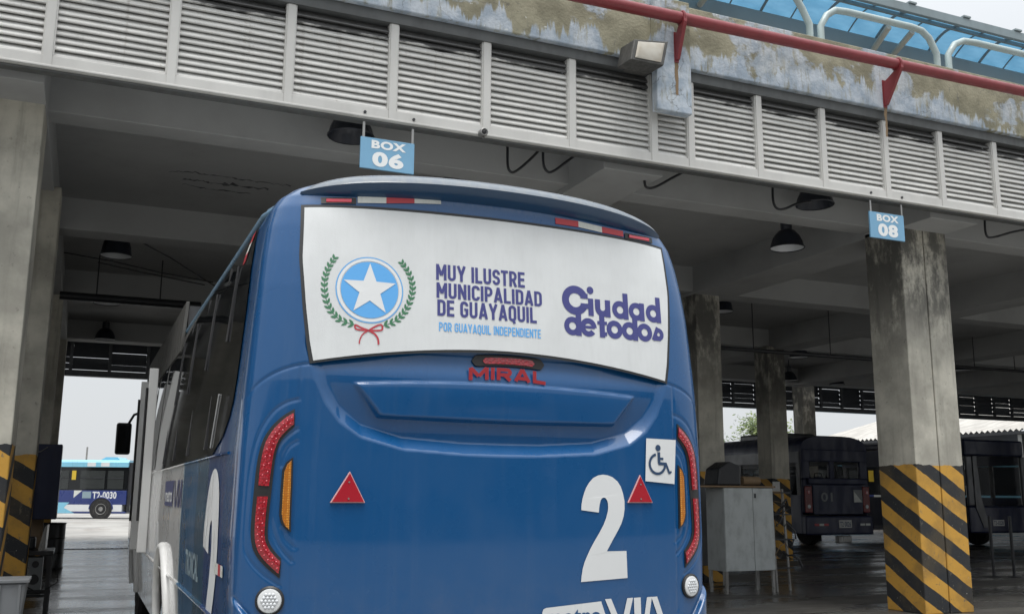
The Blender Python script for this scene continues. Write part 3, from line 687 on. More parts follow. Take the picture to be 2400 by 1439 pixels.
body = put('body', bus_body(), MT['bus'], BUS)
# --- rear window, vinyl and seal
def win_pt(s, t, gx=0., gz=0.):
    hw = np.interp(t, [0,.12,.35,.65,1], [.932,.95,.972,.992,.985])+gx
    zt = 2.836+.024*(1-s*s)+gz; zb = 2.094+.096*(1-abs(s)**1.9)-gz
    return BXC+s*hw, zb+(zt-zb)*t
def win_mesh(gx, gz, off, ns=60, nt_=24, corner=.0):
    m = MB()
    for j in range(nt_+1):
        for i in range(ns+1):
            x, z = win_pt(-1+2*i/ns, j/nt_, gx, gz)
            m.v.append(tuple(Vector((x, float(bbase(x, z))-off, z))))
    m.f = [(j*(ns+1)+i, j*(ns+1)+i+1, (j+1)*(ns+1)+i+1, (j+1)*(ns+1)+i) for j in range(nt_) for i in range(ns)]
    return m
MT['vinyl'] = dirty('perforated_white_vinyl', (.62,.64,.645), .5, .08, (.35,.35,.34), 14, (3,3,.4))
_t = NT(MT['vinyl']); _t.bump(_t.noise(_t.pos(), 220, 2, .5, .3, .7), .12, .002)
MT['seal'] = newmat('black_window_seal', (.02,.022,.024), .5)
win_mesh(.015, .014, .0025).build('window_seal', MT['seal'], BUS, smooth=1.)
RW = win_mesh(0, 0, .0050).build('rear_window', MT['vinyl'], BUS, smooth=1.)
def on_win(off=.0066): return lambda x, z: Vector((x, float(bbase(x, z))-off, z))
MT['ink'] = newmat('indigo_print', (.048,.052,.20), .5); MT['cyan'] = newmat('sky_blue_print', (.10,.36,.72), .5)
MT['green'] = newmat('green_print', (.045,.17,.085), .5); MT['redink'] = newmat('red_print', (.42,.035,.05), .5)
MT['vinyl2'] = newmat('white_print', (.66,.675,.68), .5)
W2 = on_win()
def boxtext(txt, x0, x1, z0, z1, bold, mat, off=.0128, parent=None, name='lettering', fn=None):
    fn = fn or on_win(off)
    m = MB(); text_on(m, txt, lambda s, t: fn(x0+(x1-x0)*s, z0+(z1-z0)*t), bold)
    return m.build(name, mat, parent or RW)
def pxbox(tl, bl, tr):                                         # measured corners -> x0,x1,z0,z1
    a, b, c = rs(*tl), rs(*bl), rs(*tr); return a[0], c[0], b[1], a[1]
def wfn(x, z, l): return W2(x, z)+Vector((0,-l,0))
for txt, tl, bl, tr in (('MUY ILUSTRE',(1021,619),(1021,656),(1228,637)), ('MUNICIPALIDAD',(1022,662),(1022,698),(1268,680)), ('DE GUAYAQUIL',(1024,702),(1024,740),(1256,721))):
    stroke_text(MB(), txt, wfn, *pxbox(tl, bl, tr), .17, .50, .075).build('lettering', MT['ink'], RW)
stroke_text(MB(), 'POR GUAYAQUIL INDEPENDIENTE', wfn, *pxbox((1028,755),(1028,776),(1266,773)), .15, .50, .08).build('lettering', MT['cyan'], RW)
# emblem: disc, rings, star, wreath and bow
ex, ez = rs(866, 680); ER = .137
def ringm(r0, r1, cx, cz, n=64, a0=0, a1=2*math.pi, fn=None, sx=1.):
    fn = fn or W2; m = MB(); full = abs(a1-a0-2*math.pi) < 1e-6; N = n if full else n+1
    for i in range(N):
        a = a0+(a1-a0)*i/n
        for r in (r0, r1): m.v.append(tuple(fn(cx+sx*r*math.cos(a), cz+r*math.sin(a))))
    for i in range(n):
        j = (i+1) % N; m.f.append((2*i, 2*i+1, 2*j+1, 2*j))
    return m
ringm(.0, ER, ex, ez).build('emblem_disc', MT['cyan'], RW)
ringm(.141, .155, ex, ez).build('emblem_ring', MT['vinyl2'], RW); ringm(.156, .161, ex, ez).build('emblem_ring', MT['cyan'], RW)
st = []
for i in range(10):
    a = math.pi/2+i*math.pi/5+math.radians(0); r = ER*.95 if i % 2 == 0 else ER*.95*.40
    st.append((ex+r*math.cos(a), ez+r*math.sin(a)))
W3 = on_win(.0082)
m = MB(); ctr = W3(ex, ez); n0 = [tuple(W3(*p)) for p in st]; m.v = [tuple(ctr)]+n0; m.f = [(0, 1+i, 1+(i+1) % 10) for i in range(10)]
m.build('emblem_star', MT['vinyl2'], RW)
wr = MB()
for pts in ([(835,762),(800,752),(775,728),(762,695),(760,660),(768,630),(783,606)], [(893,765),(925,753),(948,730),(962,700),(966,670),(957,640),(942,618)]):
    C = catmull([rs(*p) for p in pts], 8); C = [np.array(c) for c in C]
    for i in range(len(C)-1):
        a, b = C[i], C[i+1]; tn = (b-a)/np.linalg.norm(b-a); nn = np.array([-tn[1], tn[0]])
        wr.add([W2(*(a-nn*.0016)), W2(*(b-nn*.0016)), W2(*(b+nn*.0016)), W2(*(a+nn*.0016))], [(0,1,2,3)])
        if i % 3 == 2:
            for sg in (-1, 1):
                d_ = tn*.82+nn*sg*.60; d_ /= np.linalg.norm(d_); pp = np.array([-d_[1], d_[0]]); Ln = .034*(1-.25*i/len(C)); wd = .0062
                ps = [a, a+d_*Ln*.35+pp*wd, a+d_*Ln*.7+pp*wd*.8, a+d_*Ln, a+d_*Ln*.7-pp*wd*.8, a+d_*Ln*.35-pp*wd]
                wr.add([W2(*q) for q in ps], [(0,1,2,3,4,5)])
wr.build('emblem_wreath', MT['green'], RW)['kind'] = 'stuff'
bw = MB()
def ribbon(mb, P, w_, fn):
    P = [np.array(p) for p in P]; L_ = []
    for i in range(len(P)):
        tn = P[min(i+1,len(P)-1)]-P[max(i-1,0)]; tn = tn/np.linalg.norm(tn); nn = np.array([-tn[1], tn[0]]); ww = w_[i] if isinstance(w_, list) else w_
        L_ += [fn(*(P[i]-nn*ww)), fn(*(P[i]+nn*ww))]
    mb.add(L_, [(2*i, 2*i+2, 2*i+3, 2*i+1) for i in range(len(P)-1)])
for pts, w_ in (([(863,775),(845,768),(832,762),(835,772),(863,775)], .004), ([(863,775),(880,765),(893,762),(893,774),(863,775)], .004),
               ([(863,775),(850,783),(843,795),(841,806)], .003), ([(863,775),(877,783),(885,795),(886,808)], .0045)):
    ribbon(bw, catmull([rs(*p) for p in pts], 6), w_, on_win(.0074))
bw.build('emblem_bow', MT['redink'], RW)
# "Ciudad de todos": heavy round letters
sl = MB()
def sring(px, py, ro, ri, a0=0., a1=360., so=None):
    cx, cz = rs(px, py); q = ringm(ri, ro, cx, cz, 40, math.radians(a0), math.radians(a1)); sl.add(q.v, q.f); return cx, cz
W4 = on_win(.0074)
def sbar(x0, x1, z0, z1): sl.add([W4(x0,z0), W4(x1,z0), W4(x1,z1), W4(x0,z1)], [(0,1,2,3)])
RO, RI, SW = .0485, .0200, .023
cx, cz = sring(1347, 704, .077, .037, 32, 328)
sbar(cx+.030, cx+.074, cz+.013, cz+.040); sbar(cx+.030, cx+.074, cz-.040, cz-.013)
zb1 = rs(1452, 727)[1]; zb2 = rs(1439, 773)[1]
xi = rs(1382, 690)[0]
q = ringm(0, .020, xi, rs(1381, 681)[1], 24); sl.add(q.v, q.f); sbar(xi-.0155, xi+.0155, zb1-.047, zb1+.045)
xu = rs(1411, 720)[0]; q = ringm(.0145, .046, xu, zb1, 24, math.pi, 2*math.pi); sl.add(q.v, q.f)
sbar(xu-.046, xu-.0145, zb1, zb1+.045); sbar(xu+.0145, xu+.046, zb1-.046, zb1+.045)
for px, stem in ((1452, 1), (1490, 0), (1529, 1)):
    x = rs(px, 730)[0]; q = ringm(RI, RO, x, zb1, 32); sl.add(q.v, q.f); sbar(x+.0195, x+.051, zb1-RO, zb1+(.092 if stem else RO))
for px, kind in ((1341,'d'),(1378,'e'),(1410,'t'),(1439,'o'),(1474,'d'),(1509,'o'),(1541,'s')):
    x = rs(px, 770)[0]
    if kind in 'do': q = ringm(RI, RO, x, zb2, 32); sl.add(q.v, q.f)
    if kind == 'd': sbar(x+.0195, x+.051, zb2-RO, zb2+.075)
    if kind == 'e':
        q = ringm(RI, RO, x, zb2, 32, 0, math.radians(322)); sl.add(q.v, q.f); sbar(x-.02, x+.037, zb2-.006, zb2+.008)
    if kind == 't': sbar(x-.0155, x+.0155, zb2-.047, zb2+.072); sbar(x-.028, x+.030, zb2+.02, zb2+.038); sbar(x-.0, x+.028, zb2-.038, zb2-.018)
    if kind == 's':
        q = ringm(.010, .0345, x, zb2-.003, 32, math.radians(-150), math.radians(120)); sl.add(q.v, q.f)
        ribbon(sl, [(x-.036,zb2-.036),(x-.004,zb2+.034)], .011, W4); sbar(x-.036, x+.012, zb2-.038, zb2-.018)
sl.build('slogan_lettering', MT['ink'], RW)
# --- spoiler over the window
sp = MB(); NSP = 60
for i in range(NSP+1):
    s = -1+2*i/NSP; x = BXC+1.0*s; lip = 2.990-.062*s*s; pr = .085*(1-abs(s)**4)+.003
    y = float(bbase(x, 2.90))
    e_ = 1-abs(s)**9; yb = float(bbase(x, lip))
    sp.v += [(x, y+.02+.40*e_, lip-.01+.125*e_), (x, y+.015+.145*e_, lip-.01+.11*e_), (x, y-pr+.01+.08*e_, lip-.01+.078*e_), (x, y-pr+.012*e_, lip-.008+.036*e_), (x, y-pr-.002, lip-.006+.010*e_), (x, y-pr+.02*e_, lip-.012+.006*e_), (x, y-.001, lip-.036*e_-.014), (x, y+.05*e_, lip-.05*e_-.016)]
sp.f = [(8*i+k, 8*(i+1)+k, 8*(i+1)+k+1, 8*i+k+1) for i in range(NSP) for k in range(7)]
def mat_spoiler():
    m = newmat('dusty_spoiler', rough=.4, coat=.4); t = NT(m); g = t.n('NewGeometry'); nx, ny, nz = t.xyz(g.outputs['Normal'])
    f = t.math('MULTIPLY', t.rng(nz, -.35, .0), t.rng(t.noise(t.pos((8,8,1)), 3, 6), 0, 1, .65, .95))
    t.color(t.mix(f, (.008,.045,.11), (.165,.185,.20))); t.rough(t.rng(f, 0, 1, .3, .7)); return m
sp.build('roof_spoiler', mat_spoiler(), BUS, smooth=.7)
# --- lettering, number and logo on the tailgate
MT['decal'] = dirty('white_decal', (.66,.675,.68), .35, .08, (.3,.3,.3), 3); MT['red_letter'] = newmat('red_badge', (.30,.022,.028), .3, coat=.5)
x0, x1, z0, z1 = pxbox((1100,859),(1100,886),(1280,875))
_my = min(rear(BXC, z_).y for z_ in (2.04, 2.06, 2.085, 2.10))-.006
def miral_fn(x, z): return Vector((x, _my+float(bbase(x, 2.08))-float(bbase(BXC, 2.08)), z-.010*((x-BXC)/.2)**2))
stroke_text(MB(), 'MIRAL', lambda x, z, l: miral_fn(x, z)+Vector((0,-l,0)), x0, x1, 2.048, 2.108, .29, 1.2, .17).build('badge_lettering', MT['red_letter'], BUS)
TWO = [(1685,710),(1687,670),(1694,630),(1705,590),(1720,550),(1740,515),(1770,480),(1805,461),(1840,455),(1875,459),(1910,473),(1945,503),(1968,540),(1984,590),(1994,645),(1994,700),(1986,755),(1970,805),(1945,855),(1910,915),(1862,1003),(2003,1003),(2008,1195),(1680,1212),(1684,1170),(1692,1120),(1705,1075),(1722,1035),(1745,985),(1775,930),(1810,872),(1840,815),(1860,765),(1872,720),(1875,690),(1873,660),(1867,638),(1856,624),(1844,620),(1832,625),(1822,640),(1815,668),(1810,700),(1808,728)]
def two_pts(n=3):
    P = [((x-1680)/328., (1212-y)/757.) for x, y in TWO]; return P
a0_, b0_, c0_ = rs(1361, 1363), rs(1470, 1359), rs(1420, 1112)
m = MB(); P2 = [Vector((p[0], p[1], 0)) for p in two_pts()]
vv = [rear(a0_[0]+(b0_[0]-a0_[0])*p.x, a0_[1]+(c0_[1]-a0_[1])*p.y, .004) for p in P2]
m.v = [tuple(v) for v in vv]; m.f = [tuple(t) for t in tessellate_polygon([P2])]
m.build('number_decal', MT['decal'], BUS)
lg = MB(); xa, za = rs(1270, 1424); xb_, zb_ = rs(1408, 1408); zl = za-.13
lg.flat([rear(x, z, .0045) for x, z in [(xa,za-.02),(xa+.006,za-.006),(xa+.02,za),(xb_,zb_),(xb_+.055,zl),(xa,zl)]])
lgo = lg.build('logo_decal', MT['decal'], BUS)
MT['decal_blue'] = newmat('blue_decal', (.014,.075,.19), .35)
boxtext('metro', xa+.022, xb_+.0, za-.098, za-.012, .03, MT['decal_blue'], parent=lgo, fn=rearP(.0062))
vg = MB(); xv, zv = rs(1417, 1406); ztop = zv
def stroke(xt, xb2, w_): vg.flat([rear(xt, ztop+.006, .0045), rear(xt+w_, ztop+.007, .0045), rear(xb2+w_, zl, .0045), rear(xb2, zl, .0045)])
stroke(xv, xv+.075, .035); stroke(xv+.128, xv+.082, .034); stroke(xv+.167, xv+.170, .040); stroke(xv+.245, xv+.215, .03); stroke(xv+.272, xv+.335, .035)
vg.build('logo_decal', MT['decal'], BUS)
# wheelchair sticker
k = [rs(*p) for p in ((1513,1027),(1582,1031),(1579,1134),(1511,1127))]
m = MB()
for jj in range(7):
    for ii in range(7):
        a_, b_ = ii/6, jj/6; x = (k[3][0]*(1-a_)+k[2][0]*a_)*(1-b_)+(k[0][0]*(1-a_)+k[1][0]*a_)*b_; z = (k[3][1]*(1-a_)+k[2][1]*a_)*(1-b_)+(k[0][1]*(1-a_)+k[1][1]*a_)*b_
        m.v.append((x, float(bbase(x, z))-.007, z))
m.f = [(jj*7+ii, jj*7+ii+1, jj*7+ii+8, jj*7+ii+7) for jj in range(6) for ii in range(6)]; ACC = m.build('wheelchair_sticker', MT['decal'], BUS)
kx, kz = k[3][0], k[3][1]-.004; kw, kh = k[1][0]-k[0][0], k[0][1]-k[3][1]
def AK(s, t): x, z = kx+kw*s, kz+kh*t; return Vector((x, float(bbase(x, z))-.0095, z))
MT['icon'] = newmat('navy_icon', (.02,.05,.11), .4); ic = MB()
def sk(pts, w_): ribbon(ic, pts, w_, lambda s, t: AK(s, t))
def sring2(cx, cz, r0, r1, a0, a1):
    n = 30; b_ = len(ic.v)
    for i in range(n+1):
        a = math.radians(a0+(a1-a0)*i/n)
        for r in (r0, r1): ic.v.append(tuple(AK(cx+r*math.cos(a), cz+r*math.sin(a)*kw/kh)))
    for i in range(n): ic.f.append((b_+2*i, b_+2*i+1, b_+2*i+3, b_+2*i+2))
sring2(.43, .80, 0, .085, 0, 360); sring2(.40, .42, .22, .29, 100, 355)
sk([(.45,.70),(.455,.44)], .045); sk([(.43,.435),(.70,.425)], .035); sk([(.45,.55),(.60,.545)], .028); sk([(.68,.44),(.80,.20)], .032); sk([(.79,.21),(.87,.25)], .025)
ic.build('wheelchair_symbol', MT['icon'], ACC)
# triangular reflectors
MT['reflector'] = newmat('red_reflector', (.36,.010,.022), .22, coat=.6); MT['reflector_edge'] = newmat('reflector_edge', (.55,.30,.30), .4)
for tri in (((819,1104),(772,1178),(855,1178)), ((1498,1112),(1469,1178),(1528,1178))):
    T = [rs(*p) for p in tri]; cx = sum(p[0] for p in T)/3; cz = sum(p[1] for p in T)/3
    def rt(sc, off): return [rear(cx+(x-cx)*sc, cz+(z-cz)*sc, off) for x, z in T]
    b_ = MB().prism(rt(1, .001), (0, -.010, 0)).build('triangle_reflector', MT['reflector_edge'], BUS, bevel=.003)
    MB().prism(rt(.90, .0115), (0, -.003, 0)).build('reflector_face', MT['reflector'], b_)
    for dz_ in (.045, -.028): MB().lathe([(.004,-.003),(.004,.002)], rear(cx, cz+dz_, .0145), 8, 'Y').build('rivet', MT['steel'], b_)
# --- lamps
def mat_redlens():
    m = newmat('red_lens', (.30,.006,.014), .12, coat=1.); t = NT(m); p = t.pos()
    v = t.n('TexVoronoi'); v.inputs['Scale'].default_value = 85; t.l(p, v.inputs['Vector'])
    c = t.mix(t.rng(v.outputs['Distance'], .1, .6), (.42,.007,.018), (.25,.003,.010)); t.color(c); t.bump(v.outputs['Distance'], .5, .004); return m
MT['redlens'] = mat_redlens()
MT['led'] = newmat('red_led_bead', (.62,.05,.08), .12, coat=1.)
def mat_amber():
    m = newmat('amber_lens', (.55,.20,.012), .15, coat=1.); t = NT(m)
    v = t.n('TexVoronoi'); v.inputs['Scale'].default_value = 95; v.inputs['Randomness'].default_value = .15; t.l(t.pos(), v.inputs['Vector'])
    t.color(t.mix(t.rng(v.outputs['Distance'], .1, .55), (.85,.42,.06), (.38,.12,.006))); t.bump(v.outputs['Distance'], .5, .004); return m
MT['amber'] = mat_amber()
OUT = catmull([ru(*p) for p in ((690,962),(664,978),(638,1003),(618,1036),(606,1085),(599,1150),(593,1215),(592,1262),(601,1295),(625,1325),(655,1351))], 5)
INN = catmull([ru(*p) for p in ((690,996),(673,1011),(655,1032),(644,1062),(638,1100),(632,1150),(625,1215),(623,1255),(629,1277),(643,1297),(658,1312))], 5)
def lamp_ribbon(sg, i0, i1, e, off, h):
    """strip between the two edge lines, inset by e, raised by off, with skirts h deep"""
    m = MB(); L_ = []
    for i in range(i0, i1+1):
        a, b = np.array(OUT[i]), np.array(INN[i]); d = (b-a)/np.linalg.norm(b-a); a2, b2 = a+d*e, b-d*e
        row = [rear(BXC+sg*a2[0], a2[1], off-h), rear(BXC+sg*a2[0], a2[1], off)]
        for k_ in (.25,.5,.75): q = a2+(b2-a2)*k_; row.append(rear(BXC+sg*q[0], q[1], off+.004*math.sin(k_*math.pi)))
        row += [rear(BXC+sg*b2[0], b2[1], off), rear(BXC+sg*b2[0], b2[1], off-h)]; L_.append(row)
    for r in L_: m.v += [tuple(q) for q in r]
    n = 7
    m.f = [(n*i+k_, n*i+k_+1, n*(i+1)+k_+1, n*(i+1)+k_) for i in range(len(L_)-1) for k_ in range(n-1)]
    m.f += [tuple(range(n)), tuple(n*(len(L_)-1)+k_ for k_ in range(n))[::-1]]
    return m
NL = len(OUT)-1; MID = 25
for sg in (-1, 1):
    tl = lamp_ribbon(sg, 0, NL, -.007, .006, .02).build('tail_light', MT['black'], BUS, smooth=.7)
    lamp_ribbon(sg, 1, MID-1, .007, .013, .008).build('brake_lens', MT['redlens'], tl, smooth=.7)
    lamp_ribbon(sg, MID+1, NL-1, .007, .013, .008).build('brake_lens', MT['redlens'], tl, smooth=.7)
    led = MB()
    for i in range(2, NL-1):
        if abs(i-MID) < 2: continue
        a, b = np.array(OUT[i]), np.array(INN[i]); f_ = .5+.16*(1 if i % 2 else -1); q = a+(b-a)*f_
        c_ = rear(BXC+sg*q[0], q[1], .0155); led.lathe([(.0042,.001),(.003,-.002),(0,-.003)], c_, 6, 'Y', cap=False)
    lo = led.build('led_beads', MT['led'], tl, smooth=1.); lo['kind'] = 'stuff'
    A = [ru(*p) for p in ((684,1075),(672,1085),(664,1102),(660,1150),(657,1205),(660,1222),(668,1236),(678,1243),(679,1205),(682,1140))]
    cx = sum(p[0] for p in A)/len(A); cz = sum(p[1] for p in A)/len(A)
    def ap(sc, sz, off): return [rear(BXC+sg*(cx+(u-cx)*sc), cz+(z-cz)*sz, off) for u, z in A]
    il = MB().prism(ap(1.25, 1.04, .001), (0,-.008,0)).build('indicator_light', MT['black'], BUS)
    MB().prism(ap(.82, .96, .0095), (0,-.004,0)).build('amber_lens', MT['amber'], il, bevel=.002)
    # round reversing lamp, facing outwards a little
    u, z = ru(632, 1407); x = BXC+sg*u; P0 = rear(x, z, 0); nx = (rear(x+.02, z)-rear(x-.02, z)).normalized(); nrm = nx.cross(Vector((0,0,1))).normalized()
    Rm = Matrix((nx, nrm*-1 if nrm.y > 0 else nrm, Vector((0,0,1)))).transposed().to_4x4()
    e_ = MB().lathe([(.062,.03),(.062,-.004),(.055,-.010),(.052,-.006)], (0,0,0), 32, 'Y').build('reversing_light', MT['black'], BUS, smooth=.6)
    yv = nrm if nrm.y > 0 else -nrm; zv2 = nx.cross(yv); Mx = Matrix((nx, yv, zv2)).transposed().to_4x4(); Mx.translation = P0-yv*.004; e_.matrix_local = Mx
    MB().lathe([(.052,-.006),(.048,-.011),(.040,-.013),(0,-.013)], (0,0,0), 28, 'Y', cap=False).build('clear_lens', MT['decal'], e_, smooth=.5)
    bd = MB()
    for q_ in range(-2, 3):
        for r_ in range(-2, 3):
            if abs(q_+r_) > 2: continue
            px_, pz_ = .0155*(q_+r_/2), .0134*r_; bd.lathe([(.0072,-.0135),(.006,-.017),(.0025,-.0185),(0,-.0185)], (px_, 0, pz_), 8, 'Y', cap=False)
    b_ = bd.build('led_beads', MT['lampin'], e_, smooth=1.); b_['kind'] = 'stuff'
# third brake lamp under the window
def bar_on(x0, x1, zc, hh, off, h, curve=0., n=24):
    m = MB(); rows = []
    for i in range(n+1):
        s = i/n; x = x0+(x1-x0)*s; e = min(s, 1-s)*(x1-x0); hf = hh*min(1, math.sqrt(max(1-(1-min(e/hh, 1))**2, .02)))
        z = zc-curve*(2*s-1)**2
        rows.append([rear(x, z-hf, off-h), rear(x, z-hf*.9, off), rear(x, z+hf*.9, off), rear(x, z+hf, off-h)])
    for r in rows: m.v += [tuple(q) for q in r]
    m.f = [(4*i+k_, 4*i+k_+1, 4*i+5+k_, 4*i+4+k_) for i in range(n) for k_ in range(3)]
    m.f += [(0,1,2,3), (4*n+3,4*n+2,4*n+1,4*n)]; return m
hx0, hx1 = rs(1110, 846)[0], rs(1279, 856)[0]
b3 = bar_on(hx0, hx1, 2.146, .030, .010, .02, .010).build('high_brake_light', MT['black'], BUS, smooth=.6)
bar_on(hx0+.055, hx1-.055, 2.145, .017, .015, .006, .006).build('brake_lens', MT['redlens'], b3, smooth=.6)
# marker lamps and reflective tape below the spoiler
MT['tape_w'] = dirty('white_reflective_tape', (.62,.64,.60), .35, .3, (.3,.3,.27), 20); MT['tape_r'] = newmat('red_reflective_tape', (.42,.03,.04), .35)
def skinstrip(a, b, off, mat, name, parent=BUS):
    (xa, za_), (xb, zb2) = a, b; m = MB(); n = 6; zc0, zc1 = za_, zb2
    for i in range(n+1):
        s = i/n; x = xa+(xb-xa)*s; z = zc0+(zc1-zc0)*s
        for dz_ in (-.0165, .0165): m.v.append(tuple(Vector((x, float(bbase(x, z+dz_))-off, z+dz_))))
    m.f = [(2*i, 2*i+2, 2*i+3, 2*i+1) for i in range(n)]; return m.build(name, mat, parent)
def rx(px, py): return rs(px, py)
for pts, cols in (((838,469),(905,470),(971,470),(1033,472)), 'wrw'), (((1301,518),(1355,526),(1410,539),(1460,549)), 'rwr'):
    for i in range(3): skinstrip(rx(*pts[i]), rx(*pts[i+1]), .004, MT['tape_'+cols[i]], 'reflective_tape')
for a, b in (((752,471),(834,472)), ((1463,553),(1527,565))):
    p, q = rx(*a), rx(*b)
    h_ = skinstrip(p, q, .006, MT['black'], 'marker_light'); p2 = (p[0]+(q[0]-p[0])*.14, p[1]+(q[1]-p[1])*.14); q2 = (p[0]+(q[0]-p[0])*.86, p[1]+(q[1]-p[1])*.86)
    m = MB(); 
    for x, z in (p2, q2):
        for dz_, o_ in ((-.010,.006),(-.007,.012),(.007,.012),(.010,.006)): m.v.append(tuple(Vector((x, float(bbase(x, z))-o_, z+dz_))))
    m.f = [(k_, k_+1, k_+5, k_+4) for k_ in range(3)]+[(0,1,2,3),(7,6,5,4)]; m.build('marker_lens', MT['led'], h_)
# --- left side: glass band, frames, doors, mirror, arch, decals
def side(y, z, off=0.): return Vector((BXC-float(bW(z))-off, y, z))
def sidegrid(poly_l, poly_r, z0, z1, off, ny, nz=10):
    m = MB()
    for j in range(nz+1):
        z = z0+(z1-z0)*j/nz; a = np.interp(z, [p[1] for p in poly_l], [p[0] for p in poly_l]); b = np.interp(z, [p[1] for p in poly_r], [p[0] for p in poly_r])
        for i in range(ny+1): m.v.append(tuple(side(a+(b-a)*i/ny, z, off)))
    m.f = [(j*(ny+1)+i, j*(ny+1)+i+1, (j+1)*(ny+1)+i+1, (j+1)*(ny+1)+i) for j in range(nz) for i in range(ny)]; return m
EL = [(5.55,1.70),(5.25,1.755),(5.05,1.83),(4.93,1.93),(4.885,2.08),(4.88,2.4),(4.95,2.70),(5.02,2.85)]
SG = sidegrid(EL, [(9.95,1.70),(9.95,2.85)], 1.70, 2.85, .006, 40, 14).build('side_glass', MT['glass'], BUS, smooth=1.)
MT['alu'] = dirty('window_frame_black', (.03,.03,.032), .35, .3, (.09,.09,.09), 6); MT['silver'] = dirty('silver_trim', (.42,.43,.43), .3, .2, (.2,.2,.2), 4)
for y in (5.9, 6.95, 8.0, 9.0):
    MB().add([side(y-.012,1.74,.0065), side(y+.012,1.74,.0065), side(y+.012,2.80,.0065), side(y-.012,2.80,.0065), side(y-.012,1.74,.016), side(y+.012,1.74,.016), side(y+.012,2.80,.016), side(y-.012,2.80,.016)],
             [(4,5,6,7),(0,1,5,4),(2,3,7,6),(0,4,7,3),(1,2,6,5)]).build('window_bar', MT['alu'], SG)
for (ya, za1, za2) in ((5.45,2.30,2.72),(6.4,2.25,2.74),(7.5,2.2,2.72),(8.5,2.2,2.72)):
    MB().tube([side(ya, za1, .012), side(ya, za2, .012)], .007, 6).build('sliding_pane_handle', MT['alu'], SG)
MB().tube([side(5.62, 1.74, .010), side(5.5, 2.02, .010)], .0045, 6).build('glass_edge_strip', MT['silver'], SG)
for ya, yb in ((10.15,11.05),(11.35,12.3),(12.6,13.9)):
    g2 = sidegrid([(ya,1.1 if ya > 10.3 else 1.7),(ya,2.8)], [(yb,1.1),(yb,2.8)], 1.15 if ya > 10.3 else 1.72, 2.72, .006, 4, 8).build('door_glass' if ya > 10.3 else 'side_glass', MT['glass'], BUS, smooth=1.)
for y, X0, z0_, z1_ in ((10.45,.545,.93,2.72),(11.6,.53,.90,2.70)):
    dl = MB().box(X0, .632, y-.02, y+.02, z0_, z1_).build('door_leaf', MT['white'], BUS, bevel=.008)
    MB().tube([(X0-.012, y-.02, z0_+.3), (X0-.012, y-.02, z1_-.2)], .012, 8).build('rubber_edge', MT['black'], dl)
# raised header flap above the doors
fl = MB(); a, b = at(427,818,8.2), at(437,707,8.2)
a = Vector((.700, 8.95, 2.70)); b = onY(437, 707, 8.95)
fl.prism([a, b, b+Vector((.028,0,.004)), a+Vector((.028,0,0))], (0,5.2,.02)); fl.build('header_flap', MT['fl_body'], BUS, bevel=.004)
MB().box(b.x+.03, BXC-1.0, 8.98, 9.0, 2.92, b.z-.03).build('flap_gusset', MT['dark'], BUS)
# roof gutter
gt = [side(y, 2.885, .012) for y in (4.98, 5.3, 6.5, 8.0, 9.0)]; gt = [Vector((.93,4.66,2.925)), Vector((.84,4.76,2.91)), Vector((.79,4.86,2.895))]+gt
MT['gutter'] = dirty('gutter_blue', (.10,.20,.30), .35, .3, (.25,.26,.26), 6)
MB().tube(gt, .016, 8).build('roof_gutter', MT['gutter'], BUS, smooth=1.); MB().tube([p+Vector((.022,0,.032)) for p in gt], .010, 6).build('roof_gutter', MT['gutter'], BUS, smooth=1.)
# waist moulding and lower crease
for z, r_ in ((1.688,.008),(.905,.012)):
    MB().tube([side(y, z, .002) for y in np.linspace(4.9,14.2,20)], r_, 6).build('side_moulding', MT['bus'], BUS, smooth=1.)
for ya in (8.42, 12.75):
    arc = [side(ya+.585*math.cos(a), max(.5+.585*math.sin(a), .41), .012) for a in np.linspace(-.15, math.pi+.15, 26)]
    MB().tube(arc, .034, 10).build('wheel_arch_trim', MT['white'], BUS, smooth=1.)
    MB().box(.86, 1.3, ya-.64, ya+.64, .3, 1.12).build('wheel_well', MT['silver'], BUS)
    wh = MB().lathe([(.30,0),(.47,.01),(.50,.05),(.50,.22),(.46,.26)], (.70, ya, .50), 36, 'X').build('wheel', MT['tyre'], BUS, smooth=.6)
    MB().lathe([(.0,.03),(.10,.025),(.12,.06),(.24,.07),(.29,.0),(.295,-.004)], (.70, ya, .50), 28, 'X', cap=False).build('rim', MT['steel'], wh, smooth=.6)
    wr_ = MB().lathe([(.30,0),(.47,-.01),(.50,-.05),(.50,-.22),(.46,-.26)], (3.02, ya, .50), 36, 'X').build('wheel', MT['tyre'], BUS, smooth=.6)
MB().box(.95, 2.8, 4.8, 14.5, .35, .55).build('underbody', MT['black'], BUS)
# number, logo and tape on the side
def SD(off=.004): return lambda y, z: side(y, z, off)
q0, q1 = (4.99, .60), (5.62, 1.62)
m = MB(); vv = [side(5.70-(5.70-5.06)*p.x, .42+(1.625-.42)*p.y, .004) for p in P2]; m.v = [tuple(v) for v in vv]; m.f = [tuple(t) for t in tessellate_polygon([P2])]
m.build('number_decal', MT['decal'], BUS)
MT['navy'] = newmat('navy_decal', (.025,.035,.13), .4)
sl2 = MB().flat([side(y, z, .004) for y, z in ((8.55,1.40),(8.62,1.59),(7.83,1.59),(7.83,1.40))]).build('logo_decal', MT['navy'], BUS)
m = MB(); text_on(m, 'metro', lambda s, t: side(8.5-.62*s, 1.43+.09*t, .0058), .02); m.build('lettering', MT['vinyl2'], sl2)
m = MB()
for a, b in ((7.78,7.62),(7.48,7.57),(7.42,7.40),(7.24,7.33),(7.22,7.17)): m.flat([side(a, 1.59, .004), side(a-.055, 1.59, .004), side(b-.055, 1.40, .004), side(b, 1.40, .004)])
m.build('logo_decal', MT['navy'], BUS)
m = MB(); MT['pale_decal'] = newmat('pale_grey_decal', (.22,.30,.34), .4)
